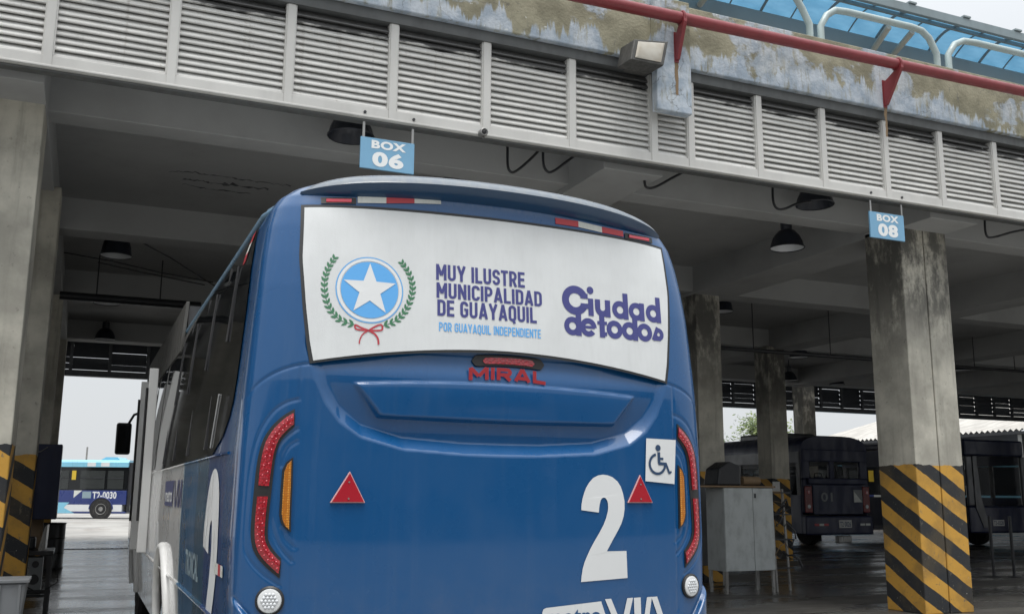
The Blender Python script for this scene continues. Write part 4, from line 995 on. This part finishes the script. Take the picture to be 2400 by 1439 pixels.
text_on(m, 'TRONCAL', lambda s, t: side(6.62-.72*s, 1.01+.15*t, .004), .03); m.build('lettering', MT['pale_decal'], BUS)
for a, b, mt in ((5.17,5.02,'w'),(5.02,4.93,'r'),(4.93,4.85,'w')):
    MB().flat([side(y, z, .0062) for y, z in ((a,1.115),(b,1.115),(b,1.168),(a,1.168))]).build('reflective_tape', MT['tape_'+mt], BUS)
for i, mt in enumerate('rwr'):
    z0_ = 2.83-.045*i; MB().flat([side(y, z, .009) for y, z in ((5.06+.05*i,z0_),(5.16+.05*i,z0_),(5.21+.05*i,z0_-.045),(5.11+.05*i,z0_-.045))]).build('reflective_tape', MT['tape_'+mt], BUS)
MB().box(.628, .640, 9.2, 9.24, .95, 1.25).build('side_grab_handle', MT['silver'], BUS, bevel=.003)
# mirror on its arm
mi = MB().box(.40, .60, 14.95, 15.06, 2.02, 2.46).build('side_mirror', MT['black'], BUS, bevel=.03)
MB().box(.42, .58, 14.944, 14.949, 2.05, 2.43).build('mirror_glass', MT['glass'], mi)
MB().tube([(.55,15.02,2.44),(.62,15.03,2.58),(.85,14.75,2.66)], .018, 8).build('mirror_arm', MT['black'], mi, smooth=1.)
# windscreen and front lamps so that the front reads from other positions
ws = MB(); n = 20
for j in range(7):
    z = 1.35+1.35*j/6
    for i in range(n+1):
        s = -.93+1.86*i/n; x = BXC+float(bW(z))*s; y = BY1-.06*s*s-.36*(1-(1-abs(s)**5)**.2)-.10*max(z-1.6,0)**1.5
        ws.v.append((x, y+.006, z))
ws.f = [(j*(n+1)+i, j*(n+1)+i+1, (j+1)*(n+1)+i+1, (j+1)*(n+1)+i) for j in range(6) for i in range(n)]
ws.build('windscreen', MT['glass'], BUS, smooth=1.)
# ================================================================== other vehicles
MT['navy_paint'] = dirty('navy_bus_paint', (.004,.010,.046), .45, .15, (.008,.008,.012), 2, coat=.15)
MT['navy_panel'] = dirty('royal_blue_panel', (.018,.035,.16), .35, .15, (.05,.05,.05), 2, coat=.4)
MT['cyan_paint'] = dirty('light_blue_paint', (.20,.50,.66), .35, .15, (.2,.2,.2), 2, coat=.4)
MT['grey_paint'] = dirty('grey_bus_paint', (.05,.055,.065), .4, .3, (.06,.06,.06), 3, coat=.3)
def mat_tint(name, col, al):
    m = newmat(name, col, .05); b = m.node_tree.nodes['Principled BSDF']; b.inputs['Alpha'].default_value = al; return m
MT['tint'] = mat_tint('tinted_window', (.02,.025,.025), .08); MT['tint2'] = mat_tint('smoky_window', (.05,.055,.055), .62)
MT['seat'] = newmat('seat_shell', (.05,.06,.08), .5); MT['plate'] = newmat('plate_white', (.55,.55,.53), .5)
MT['redlamp'] = newmat('dull_red_lamp', (.16,.012,.014), .25, coat=.6)
def local(root, X0, Y0): root.location = (X0, Y0, 0); return root
# --- navy bus 01: open shell, seats showing through the glass; local x across, y forward from the tail
def navy_bus():
    r = thing('parked_bus', 'dark navy bus numbered 01 parked inside behind the grey cabinets', 'bus', 'buses parked inside the depot'); Wd, Ln = 2.45, 10.0
    wb = 2.02; wt = 2.75
    def sidewall(x0, x1):
        m = MB().box(x0, x1, .06, Ln, .45, wb); return m
    for x0, x1 in ((0,.06),(Wd-.06,Wd)):
        MB().box(x0, x1, .10, Ln-.1, .45, 1.55).build('lower_side_panel', MT['navy_paint'], r, bevel=.015)
        MB().box(x0, x1, .10, Ln-.1, 2.45, 2.80).build('upper_side_panel', MT['grey_paint'], r, bevel=.015)
        for y in (.10,1.3,2.9,4.5,6.1,7.7,9.4): MB().box(x0+.004, x1-.004, y, y+.16, 1.548, 2.452).build('window_pillar', MT['dark'], r)
        MB().box((x0+x1)/2-.006, (x0+x1)/2+.006, .12, Ln-.15, 1.552, 2.448).build('side_glass', MT['tint'], r)
    # rounded roof
    m = MB(); n = 16; prof = [(Wd/2-Wd/2*math.copysign(abs(math.cos(a))**.5, math.cos(a)), 2.78+.50*math.sin(a)**.7) for a in np.linspace(0, math.pi, n)]
    ys = [0.02,.10,.3,.8,Ln-.5,Ln-.05]; sc = [.90,.96,.99,1,1,.94]
    for y, s in zip(ys, sc): m.v += [(Wd/2+(x-Wd/2)*(1 if z < 2.8 else .97+.03*s), y, 2.78+(z-2.78)*s) for x, z in prof]
    m.f = [(i*n+k, i*n+k+1, (i+1)*n+k+1, (i+1)*n+k) for i in range(len(ys)-1) for k in range(n-1)]+[tuple(range(n)), tuple((len(ys)-1)*n+k for k in range(n))]
    rf = m.build('roof', MT['navy_paint'], r, smooth=.7)
    MB().box(.5, 1.9, 1.6, 3.6, 3.20, 3.42).build('roof_unit', MT['grey_paint'], rf, bevel=.06)
    # tail: frame round two panes, engine door, bumper
    MB().box(.02, Wd-.02, .0, .14, 1.02, 2.02).build('tail_panel', MT['navy_paint'], r, bevel=.05)
    MB().box(.33, Wd-.30, -.03, -.001, 1.0, 1.84).build('engine_door', MT['navy_paint'], r, bevel=.02)
    MB().box(.16, Wd-.16, -.085, -.001, 1.85, 2.03).build('tail_ledge', MT['navy_paint'], r, bevel=.03)
    MB().box(.02, Wd-.02, .01, .13, 2.50, 2.86).build('window_head', MT['navy_paint'], r, bevel=.03)
    for x0, x1 in ((.02,.30),(1.02,1.20),(Wd-.30,Wd-.02)): MB().box(x0, x1, .012, .128, 2.0, 2.54).build('window_post', MT['navy_paint'], r, bevel=.03)
    MB().box(.29, Wd-.29, .062, .075, 2.0, 2.52).build('rear_glass', MT['tint'], r)
    MB().box(.0, Wd, -.10, .14, .42, .96).build('rear_bumper', MT['navy_paint'], r, bevel=.05)
    for x0, x1 in ((.03,.30),(Wd-.29,Wd-.03)):
        tl = MB().box(x0, x1, -.045, -.001, 1.05, 1.80).build('tail_light', MT['redlamp'], r, bevel=.03)
        MB().lathe([(.055,.0),(.05,-.012),(0,-.016)], ((x0+x1)/2, -.046, 1.22), 16, 'Y').build('reversing_lens', MT['lampin'], tl, smooth=.8)
        MB().lathe([(.06,.0),(.05,-.012),(0,-.016)], ((x0+x1)/2, -.046, 1.62), 16, 'Y').build('brake_lens', MT['redlens'], tl, smooth=.8)
    p_ = MB().box(1.16, 1.62, -.112, -.102, .62, .84).build('number_plate', MT['plate'], r)
    f = quadfn((1.19,-.1145,.65), (.40,0,0), (0,0,.15)); text_on(MB(), 'T2 0026', f, .02).build('lettering', MT['icon'], p_)
    MT['faded'] = newmat('faded_white', (.20,.215,.22), .5)
    f = quadfn((.62,-.0335,1.36), (.42,0,0), (0,0,.26)); text_on(MB(), '01', f, .02).build('number_decal', MT['faded'], r)
    stk = MB().box(1.82, 2.14, -.036, -.031, 1.34, 1.70).build('sticker', MT['faded'], r)
    MB().flat([(1.83,-.0375,1.35),(2.13,-.0375,1.35),(1.83,-.0375,1.66)]).build('sticker_mark', MT['tape_w'], stk)
    for i, c in enumerate('rwr'): MB().box(.28+.17*i, .44+.17*i, -.108, -.102, .68, .74).build('reflective_tape', MT['tape_'+c], r)
    for i, c in enumerate('ww'): MB().box(1.95+.2*i, 2.12+.2*i, -.108, -.102, .68, .74).build('reflective_tape', MT['tape_w'], r)
    MB().box(.08, Wd-.08, .15, Ln-.2, .46, .95).build('floor_pan', MT['dark'], r)
    MB().box(.07, Wd-.07, Ln-.12, Ln-.06, .45, 1.2).build('front_panel', MT['navy_paint'], r)
    for y in (1.0, 2.2, 3.4, 4.6):
        for x in (.55, 1.0, 1.45, 1.9):
            s_ = MB().box(x-.19, x+.19, y, y+.06, 1.35, 2.06).box(x-.19, x+.19, y+.061, y+.45, 1.32, 1.42)
            s_ = MB().prism([(x-.19,y,1.32),(x-.19,y,2.0),(x-.13,y,2.10),(x+.13,y,2.10),(x+.19,y,2.0),(x+.19,y,1.32)], (0,.06,0))
            q = s_.build('seat', MT['seat'], r)
            MB().tube([(x-.15,y+.03,2.08),(x-.12,y+.03,2.19),(x+.12,y+.03,2.19),(x+.15,y+.03,2.08)], .016, 6).build('seat_handle', MT['dark'], q)
    for yy in (2.6, 7.6):
        for x0 in (.02, Wd-.30): MB().lathe([(.3,0),(.48,.01),(.5,.04),(.5,.24),(.48,.28),(.3,.28)], (x0, yy, .5), 24, 'X').build('wheel', MT['tyre'], r, smooth=.6)
    MB().box(1.15, 1.65, -.06, .1, .18, .40).build('exhaust_guard', MT['steel'], r, bevel=.03)
    return r
NB = navy_bus(); p = onZ(1893, 1252, .42); NB.location = (onY(1884,1200,23.2).x, 23.2, 0)
# --- articulated bus crossing the rear yard, seen from its side (faces -Y here)
def yard_bus(label, grp, loc, rz, number, plate_side=True, Ln=11.):
    r = thing('parked_bus', label, 'bus', grp, loc); r.rotation_euler = (0,0,rz)
    # local: x along, side towards -y, joint at x=3.8
    D_ = 2.5; XL = -6.
    MB().box(XL, 3.8, .02, D_, .80, 1.60).build('side_panel', MT['navy_panel'], r, bevel=.02)
    MB().box(XL, 3.8, .0, D_, .30, .415).build('skirt', MT['navy_panel'], r, bevel=.02)
    MB().box(.35, 3.6, -.006, D_-.02, .416, .799).build('white_stripe', MT['decal'], r)
    MB().box(XL, .349, -.004, D_-.02, .416, .799).build('lower_panel', MT['cyan_paint'], r)
    MB().flat([(-.6,-.009,.31),(.95,-.009,.31),(.32,-.009,.62),(.62,-.009,.92),(-.6,-.009,.92)]).build('blue_wedge', MT['cyan_paint'], r)
    MB().flat([(.82,.0165,1.18),(1.28,.0165,1.595),(.82,.0165,1.595)]).build('pale_wedge', MT['tape_w'], r)
    MB().box(XL, 3.8, .06, D_-.06, 1.601, 2.93).build('window_band', MT['glass'], r)
    for x0, x1 in ((-4.8,-3.2),(-2.9,-1.2),(-.3,.45),(1.12,2.50),(2.66,3.56)):
        fr = MB().box(x0, x1, .03, .059, 1.68, 2.72).build('window', MT['tint2'], r); MB().box(x0, x1, .015, .0295, 2.28, 2.33).build('window_bar', MT['dark'], fr)
    roof = MB().prism([(XL,.0,2.93),(XL,.0,3.20),(XL,.22,3.34),(XL,D_-.22,3.34),(XL,D_,3.20),(XL,D_,2.93)], (3.8-XL,0,0)).build('roof', MT['cyan_paint'], r)
    for x0 in (1.46, 2.24): MB().box(x0, x0+.48, -.006, -.001, 2.96, 3.20).build('roof_patch', MT['decal'], roof)
    MB().prism([(2.0,.5,3.34),(2.3,.5,3.52),(2.95,.5,3.52),(3.15,.5,3.34)], (0,1.5,0)).build('roof_unit', MT['cyan_paint'], roof)
    xw = 2.42; wh = MB().lathe([(.30,.0),(.50,-.02),(.55,.03),(.55,.28)], (xw, -.01, .55), 32, 'Y').build('wheel', MT['tyre'], r, smooth=.6)
    MB().lathe([(0,-.02),(.12,-.03),(.14,.03),(.25,.03),(.29,-.026),(.31,-.024)], (xw, -.012, .55), 24, 'Y', cap=False).build('rim', MT['steel'], wh, smooth=.6)
    MB().tube([(xw+.66*math.cos(a), -.012, .55+.66*math.sin(a)) for a in np.linspace(.0, math.pi, 20)], .035, 8).build('wheel_arch', MT['navy_panel'], r, smooth=1.)
    MB().lathe([(.0,-.006),(.64,-.006),(.64,.02)], (xw, -.006, .55), 28, 'Y', cap=False).build('wheel_well', MT['black'], r)
    MB().flat([(1.30,.0165,1.16),(1.80,.0165,1.16),(1.80,.0165,1.54),(1.30,.0165,1.54)]).build('sponsor_decal', MT['pale_decal'], r)
    text_on(MB(), number, quadfn((1.88,.0165,1.14), (1.36,0,0), (0,0,.40)), .03).build('number_decal', MT['decal'], r)
    MB().box(.62, .86, .020, .029, 2.2, 2.72).build('stop_sign_decal', MT['amber_flat'], r)
    MB().box(3.8, 4.5, .15, D_-.2, .4, 3.2).build('bellows', MT['dark'], r)
    MB().box(4.5, 8.5, .0, D_, .3, 1.60).build('rear_section_panel', MT['cyan_paint'], r, bevel=.02); MB().box(4.5, 8.5, .05, D_-.05, 1.601, 2.93).build('rear_section_glass', MT['glass'], r); MB().box(4.5, 8.5, .0, D_, 2.931, 3.3).build('rear_section_roof', MT['cyan_paint'], r, bevel=.05)
    return r
MT['amber_flat'] = newmat('yellow_sticker', (.55,.38,.03), .5)
q = onZ(150, 1207, .36)
p0 = at(134, 1209, 56.5); YB = yard_bus('blue and white bus marked T2-0030 crossing the rear yard', 'buses in the rear yard', (p0.x, p0.y, 0), math.radians(-21), 'T2-0030')
p0 = at(2012, 1215, 46.); yard_bus('white and blue bus glimpsed right of the navy bus', 'buses in the rear yard', (p0.x, p0.y, 0), math.radians(-19), 'T2-0017', Ln=9.)
# --- third bus at the right edge, nose towards the yard, windscreen frame showing
FB = thing('parked_bus', 'dark bus with grey door frame at the right edge of the picture', 'bus', 'buses parked inside the depot', (24.6, 22.4, 0))
MB().box(.0, 2.5, .0, .12, .45, 1.25).build('front_panel', MT['navy_paint'], FB, bevel=.05)
MB().box(.0, 2.5, .02, .2, 2.75, 3.25).build('header_panel', MT['navy_paint'], FB, bevel=.06)
MB().box(.0, .26, .0, .10, 1.25, 2.76).build('corner_post', MT['grey_paint'], FB, bevel=.04)
MB().box(2.3, 2.5, .0, .10, 1.25, 2.76).build('corner_post', MT['grey_paint'], FB, bevel=.04)
m = MB().prism([(.26,-.004,1.2),(.52,-.004,.62),(.75,-.004,.62),(.50,-.004,1.5),(.42,-.004,2.74),(.26,-.004,2.74)], (0,-.02,0)); m.build('door_frame', MT['grey_paint'], FB)
MB().box(.26, 2.3, .05, .06, 1.25, 2.75).build('windscreen', MT['tint'], FB)
MB().box(0, 2.5, .2, 5.4, 3.05, 3.25).build('roof', MT['navy_paint'], FB, bevel=.06)
for x0 in (0, 2.44):
    MB().box(x0, x0+.06, .12, 5.4, .45, 1.5).build('lower_side_panel', MT['navy_paint'], FB); MB().box(x0, x0+.06, .2, 5.4, 2.5, 3.04).build('upper_side_panel', MT['navy_paint'], FB)
    for y in (1.2, 2.8, 5.2): MB().box(x0+.003, x0+.057, y, y+.15, 1.501, 2.499).build('window_pillar', MT['dark'], FB)
MB().box(.06, 2.44, .13, 5.3, .46, .9).build('floor_pan', MT['dark'], FB)
pl = MB().box(.92, 1.38, -.012, -.001, .66, .84).build('number_plate', MT['plate'], FB); text_on(MB(), 'T3-0228', quadfn((.95,-.0145,.69), (.40,0,0), (0,0,.12)), .02).build('lettering', MT['icon'], pl)
st_ = MB().tube([(.95+.2*math.cos(a), .55+.03*math.sin(a), 1.42+.19*math.sin(a)) for a in (2*math.pi*i/20 for i in range(20))], .014, 6, closed=True).build('steering_wheel', MT['dark'], FB)
for x in (.6, 1.2, 1.8): MB().prism([(x-.2,1.4,.9),(x-.2,1.4,1.75),(x-.14,1.4,1.85),(x+.14,1.4,1.85),(x+.2,1.4,1.75),(x+.2,1.4,.9)], (0,.08,0)).build('seat', MT['seat'], FB)
m = MB().tube([(-.05,.05,2.55),(-.26,-.1,2.62),(-.30,-.12,2.2)], .018, 6); m.build('mirror_arm', MT['steel'], FB, smooth=1.)
mr = MB().box(-.42, -.22, -.16, -.06, 1.85, 2.32).build('mirror', MT['black'], FB, bevel=.02)
for x0 in (.05, 2.2): MB().lathe([(.3,0),(.48,.01),(.5,.04),(.5,.24),(.48,.28)], (x0, 1.9, .5), 24, 'X').build('wheel', MT['tyre'], FB, smooth=.6)
# barrier posts in front of it
for px, lab in ((2330,'left of two thin dark posts before the right edge bus'), (2378,'right of two thin dark posts before the right edge bus')):
    b_ = onZ(px, 1352, 0); t_ = thing('barrier_post', lab, 'post', 'thin posts inside the depot', b_)
    MB().tube([(0,0,.01),(0,0,1.15)], .03, 10).build('post', MT['dark'], t_, smooth=1.); MB().lathe([(.12,0),(.12,.015),(.04,.02)], (0,0,.002), 14).build('base_plate', MT['dark'], t_)
# ================================================================== work corner behind the left column
WB = thing('workbench', 'dark steel workbench with clutter behind the left striped column', 'workbench')
bx0, bx1, by0, by1 = -1.2, -.24, 13.7, 14.5
MB().box(bx0, bx1, by0, by1, .74, .79).build('bench_top', MT['dark'], WB, bevel=.005)
for x in (bx0+.04, bx1-.04):
    for y in (by0+.04, by1-.04): MB().box(x-.025, x+.025, y-.025, y+.025, 0, .739).build('leg', MT['dark'], WB)
MB().box(bx0, bx1, by0+.03, by0+.05, .28, .33).build('stretcher', MT['dark'], WB); MB().box(bx0+.05, bx1-.05, by0+.06, by1-.06, .24, .27).build('shelf', MT['dark'], WB)
TB = thing('tool_cabinet', 'tall dark navy wall cabinet with a glass door above the workbench', 'cabinet')
MB().box(-.66, -.25, 14.02, 14.48, 1.16, 2.10).build('case', MT['navy_paint'], TB, bevel=.01)
MB().box(-.69, -.56, 14.005, 14.018, 1.36, 1.95).build('glass_door', MT['glass'], TB); MB().box(-.555, -.53, 13.99, 14.018, 1.36, 1.95).build('door_edge', MT['silver'], TB)
MB().box(-.69, -.53, 14.0, 14.017, 1.17, 1.345).build('paper_notice', MT['faded'], TB)
MB().tube([(-.68,14.0,2.02),(-.6,13.97,1.98),(-.5,13.97,2.0),(-.42,14.0,2.06)], .008, 6).build('cable', MT['steel'], TB)
MT['board'] = dirty('tan_board', (.20,.135,.075), .7, .4, (.06,.05,.04), 4)
tag(MB().box(-.72, -.40, 14.40, 14.46, .791, 1.155).build('back_board', MT['board'], None), 'tan board standing on the bench below the navy cabinet', 'board')
tool = thing('bench_vice', 'dark lumpy tool standing on the workbench', 'tool'); 
MB().box(-.66, -.46, 13.95, 14.25, .792, .95).build('body', MT['dark'], tool, bevel=.03); MB().box(-.6, -.52, 13.9, 13.949, .83, .93).build('label_plate', MT['steel'], tool)
tag(MB().prism([(-.42,13.72,.792),(-.34,13.72,.792),(-.335,13.72,1.10),(-.36,13.72,1.08)], (.012,.35,0)).build('sheet_panel', MT['steel'], None), 'grey metal sheet leaning upright at the bench end', 'sheet')
PCU = thing('computer_case', 'beige computer case with a fan on the bench shelf', 'computer', None, (-.46, 13.74, .271))
MB().box(-.11, .11, .0, .34, 0, .44).build('case', MT['faded'], PCU, bevel=.004)
MB().lathe([(.062,-.006),(.06,-.010),(.05,-.008),(0,-.008)], (.02,0,.18), 20, 'Y', cap=False).build('fan_grille', MT['dark'], PCU); MB().lathe([(.04,-.006),(.038,-.010),(0,-.008)], (.03,0,.36), 18, 'Y', cap=False).build('fan_grille', MT['dark'], PCU)
MB().box(-.09, -.03, -.006, -.001, .10, .36).build('port_plate', MT['steel'], PCU)
m = MB().tube([(-.05,-.01,.1),(.1,-.06,.02),(.3,-.05,.15),(.25,.05,.4)], .007, 6); m.build('cable', MT['black'], PCU)
OD = thing('oil_drum', 'dark steel drum standing behind the workbench', 'drum', None, (-.50, 22.4, 0))
MB().lathe([(.30,0),(.305,.02),(.295,.04),(.295,.29),(.31,.30),(.295,.31),(.295,.58),(.31,.59),(.295,.60),(.295,.86),(.31,.88),(.30,.89),(.28,.87),(0,.87)], (0,0,0), 28).build('barrel', MT['dark'], OD, smooth=.6)
MB().lathe([(.03,.87),(.03,.89),(0,.89)], (.15,.1,0), 10).build('bung', MT['steel'], OD)
# drain grating across the passage
dg = thing('drain_grating', 'slotted drain grating across the passage floor', 'drain'); gy = onZ(230, 1286, 0).y
MB().box(-2.5, 3.2, gy-.16, gy-.13, .001, .012).build('edge_bar', MT['dark'], dg); MB().box(-2.5, 3.2, gy+.13, gy+.16, .001, .012).build('edge_bar', MT['dark'], dg)
bars = MB(); x = -2.4
for i in range(46): MB().box(x, x+.035, gy-.13, gy+.13, .002, .016).build('grate_bar', MT['dark'], dg); x += .12
# crate on a blue stand and a purple tub, bottom left
cp = onY(22, 1400, 9.35)
MT['crate'] = dirty('grey_plastic', (.15,.16,.17), .5, .35, (.12,.11,.1), 6); MT['blue_frame'] = dirty('blue_frame_paint', (.045,.19,.33), .45, .3, (.1,.1,.1), 5); MT['purple'] = dirty('purple_plastic', (.10,.045,.07), .5, .3, (.05,.04,.04), 5)
CR = thing('plastic_crate', 'grey plastic crate on a blue stand at the bottom left corner', 'crate', None, (cp.x-.13, 9.35, .42))
MB().prism([(-.26,0,0),(.22,0,0),(.25,0,.34),(-.28,0,.34)], (0,.36,0)).build('tub', MT['crate'], CR, bevel=.015)
MB().box(-.30, .27, -.02, .38, .341, .37).build('rim', MT['crate'], CR, bevel=.006)
for x in (-.12, .05, .20): MB().box(x-.01, x+.01, -.014, -.001, .02, .33).build('rib', MT['crate'], CR)
BS = thing('blue_stand', 'light blue steel frame stand under the plastic crate', 'stand', None, (cp.x-.13, 9.35, 0))
for x in (-.30, .28):
    for y in (-.02, .36): MB().box(x-.02, x+.02, y-.02, y+.02, 0, .40).build('leg', MT['blue_frame'], BS)
for y in (-.02, .36): MB().box(-.32, .40, y-.021, y+.021, .401, .418).build('top_bar', MT['blue_frame'], BS)
MB().box(.262, .302, .0, .9, .30, .34).build('side_bar', MT['blue_frame'], BS)
tag(MB().prism([(-1.62,9.72,.62),(-1.02,9.72,.62),(-.98,9.72,.92),(-1.66,9.72,.92)], (0,.34,0)).build('plastic_tub', MT['purple'], None, bevel=.02, loc=(.28,0,0)), 'dark purple plastic tub behind the grey crate', 'tub')
tag(MB().box(-1.36, -.72, 9.74, 10.06, .0, .618).build('wooden_box', MT['board'], None, bevel=.01), 'dark wooden box under the purple tub', 'box')
# ================================================================== grey cabinets right of the bus
MT['cab'] = dirty('grey_green_enamel', (.42,.45,.45), .42, .3, (.07,.065,.06), 7, (1,1,.6)); MT['cab2'] = dirty('dark_grey_enamel', (.10,.105,.11), .45, .4, (.05,.05,.05), 5)
def cabinet(px0, px1, pyt, pyb, pyl, mat, label, split):
    f0 = onZ((px0+px1)/2, pyl, 0); Y = f0.y; a = onY(px0, pyt, Y); b = onY(px1, pyb, Y)
    r = thing('metal_cabinet', label, 'cabinet', 'grey cabinets on legs right of the bus', (0, 0, 0))
    MB().box(a.x, b.x, Y+.022, Y+.50, b.z, a.z).build('case', MT[mat], r, bevel=.006)
    xs = [a.x]+[a.x+(b.x-a.x)*s for s in split]+[b.x]
    for x0, x1 in zip(xs[:-1], xs[1:]):
        d_ = MB().box(x0+.004, x1-.004, Y, Y+.021, b.z+.005, a.z-.005).build('door', MT[mat], r, bevel=.004)
    if split: MB().box(xs[1]+.03, xs[1]+.05, Y-.02, Y-.001, a.z-.16, a.z-.09).build('latch', MT['dark'], r)
    for x in (a.x+.03, b.x-.03):
        for y in (Y+.04, Y+.46): MB().box(x-.02, x+.02, y-.02, y+.02, 0, b.z-.001).build('leg', MT['steel'], r)
    return a, b, Y
a, b, Y = cabinet(1696, 1819, 1142, 1336, 1390, 'cab', 'pale grey two door metal cabinet on legs with scuffed front', (.58,))
cabinet(1636, 1704, 1141, 1324, 1372, 'cab2', 'dark grey cabinet partly behind the bus beside the pale one', ())
tag(MB().box(a.x-.5, b.x+.04, Y-.02, Y+.62, a.z+.004, a.z+.03).build('shelf_board', MT['board'], None), 'dark board laid over both grey cabinets', 'board')
tag(MB().prism([(a.x-.05,Y+.1,a.z+.032),(a.x+.42,Y+.1,a.z+.032),(a.x+.42,Y+.1,a.z+.34),(a.x+.2,Y+.1,a.z+.42),(a.x+.0,Y+.1,a.z+.30)], (0,.4,0)).build('covered_machine', MT['dark'], None, bevel=.03), 'dark covered machine standing on the cabinet top', 'machine')
tag(MB().tube([(a.x+.48,Y+.2,a.z+.11),(a.x+.85,Y+.25,a.z+.11)], .075, 14).build('cardboard_roll', MT['board'], None, smooth=.6), 'tan roll lying on the cabinet top', 'roll')
jp = thing('scrap_rack', 'rack with tangled pipes and wires right of the pale cabinet', 'rack', None, (b.x+.10, Y+.12, 0)); rj = random.Random(11)
for x, y in ((.0,.0),(.34,.1),(.02,.5),(.36,.55)): MB().tube([(x,y,0),(x*.9-.05,y,1.62)], .022, 8).build('leg', MT['steel'], jp, smooth=1.)
for z in (.35, .8, 1.2, 1.55): MB().box(-.03, .36, -.01, .56, z, z+.02).build('shelf', MT['dark'], jp)
for i in range(16):
    p1 = Vector((rj.uniform(-.02,.34), rj.uniform(-.06,.4), rj.uniform(.40,1.5))); P = [p1]
    for k in range(4): P.append(P[-1]+Vector((rj.uniform(-.14,.14), rj.uniform(-.08,.08), rj.uniform(-.2,.16))))
    MB().tube(P, rj.choice((.008,.012,.018)), 6).build('bent_pipe', MT['board'] if i % 4 == 0 else MT['dark'], jp, smooth=1.)
# paper box on the inner column
tag(MB().box(15.77, 15.98, 20.30, 20.329, 1.62, 1.86).build('meter_box', MT['white'], None, bevel=.006), 'small pale box fixed to the inner column above the rack', 'box')
# ================================================================== beyond the depot
SH = thing('shed_building', 'long shed with pale corrugated roof beyond the rear opening', 'building', None, (0,0,0))
def mat_corr():
    m = newmat('corrugated_white', (.40,.385,.355), .5); t = NT(m); t.color(t.mix(t.noise(t.pos((.4,2,1)), 1.5, 5), (.34,.325,.30), (.46,.445,.41))); return m
MT['corr'] = mat_corr(); MT['shedwall'] = dirty('dark_shed_wall', (.05,.055,.065), .7, .3, (.02,.02,.02), 1)
ex_, ya_, yb_, ze, zr = 45., 36.5, 54., 4.9, 10.2; n = int((yb_-ya_)/.36); m = MB()
for i in range(n*2+1):
    y = ya_+i*.18; dz_ = .14 if i % 2 else 0
    m.v += [(ex_-.6, y, ze+dz_), (ex_+20, y, zr+dz_)]
m.f = [(2*i, 2*i+2, 2*i+3, 2*i+1) for i in range(n*2)]; m.build('roof_sheeting', MT['corr'], SH)
MB().box(ex_, ex_+.3, ya_, yb_, 0, ze-.05).build('wall', MT['shedwall'], SH)
MB().box(ex_-.7, ex_-.55, ya_, yb_, ze-.16, ze-.02).build('gutter', MT['dark'], SH)
MB().prism([(ex_,yb_-.2,0),(ex_+20,yb_-.2,0),(ex_+20,yb_-.2,zr-.1),(ex_,yb_-.2,ze-.06)], (0,.1,0)).build('gable', MT['shedwall'], SH)
for y in np.arange(ya_+.5, yb_, 4.): MB().box(ex_-.45, ex_-.2, y-.12, y+.12, 0, ze-.17).build('post', MT['steel'], SH)
def leafy(name, label, base, h, rx, rz_, nleaf, seed, trunk_h, grp=None):
    r = thing(name, label, 'tree', grp, base); R_ = random.Random(seed)
    MT.setdefault('bark', dirty('bark', (.11,.085,.06), .9, .4, (.05,.04,.03), 5)); 
    if 'leaf' not in MT:
        mm_ = newmat('leaf_green', (.07,.11,.03), .6); t = NT(mm_); t.color(t.mix(t.noise(t.pos(), 1.2, 4), (.05,.085,.02), (.15,.19,.05))); MT['leaf'] = mm_
    br = MB().tube([(0,0,0),(.05,0,trunk_h*.5),(0,.1,trunk_h)], [.18,.14,.10], 8)
    tips = []
    for i in range(9):
        a = R_.uniform(0, 6.28); e = R_.uniform(.3,1.2); L_ = R_.uniform(.5,1)*rx
        tip = Vector((math.cos(a)*L_*math.cos(e), math.sin(a)*L_*math.cos(e), trunk_h+math.sin(e)*rz_*1.1)); tips.append(tip)
        br.tube([(0,.05,trunk_h*.9), tip*.5+Vector((0,0,trunk_h*.4)), tip], [.06,.04,.015], 6)
    br.build('trunk', MT['bark'], r, smooth=1.)
    lv = MB()
    for i in range(nleaf):
        c_ = R_.choice(tips)+Vector((R_.gauss(0,.42),R_.gauss(0,.42),R_.gauss(0,.34)))
        a = Vector((R_.uniform(-1,1),R_.uniform(-1,1),R_.uniform(-1,1))).normalized(); b_ = a.orthogonal().normalized(); s = R_.uniform(.07,.15)
        lv.add([c_-a*s, c_+b_*s*.45, c_+a*s, c_-b_*s*.45], [(0,1,2,3)])
    lv.build('crown', MT['leaf'], r)
bp = at(1795, 1150, 56.); leafy('leafy_tree', 'small leafy tree showing beyond the rear opening', (bp.x, bp.y, 0), 5, 2.2, 1.9, 2600, 3, 3.6)
for i, (px, D, hh) in enumerate(((284,110,2.3),(330,112,2.6),(230,150,2.5))):
    bp = at(px, 1160, D); leafy('distant_tree', ['low green tree behind the yard bus beside the mirror','low green tree hidden mostly by the near bus','far low tree above the yard bus roof'][i], (bp.x, bp.y, 0), 4, 2.4, 1.0, 700, 20+i, hh)
pl_ = at(203, 1070, 120.); tag(MB().tube([(pl_.x,pl_.y,0),(pl_.x,pl_.y,6.9)], .10, 8).build('lamp_pole', MT['steel'], None), 'thin pole rising over the yard bus roof', 'pole')
# the yard goes on behind the camera: the facing row of the depot, mirrored in the bus paint
OB = thing('facing_building', 'low depot row facing the bus, mirrored in its paint', 'building')
MB().box(-60, 70, -34, -24, 0, 6.2).build('wall', MT['shedwall'], OB); MB().box(-61, 71, -34.5, -23.2, 6.21, 6.9).build('roof_edge', MT['conc'], OB)
for x in np.arange(-56, 68, 8.): MB().box(x, x+1.0, -23.98, -23.6, 0, 6.19).build('column', MT['conc'], OB)
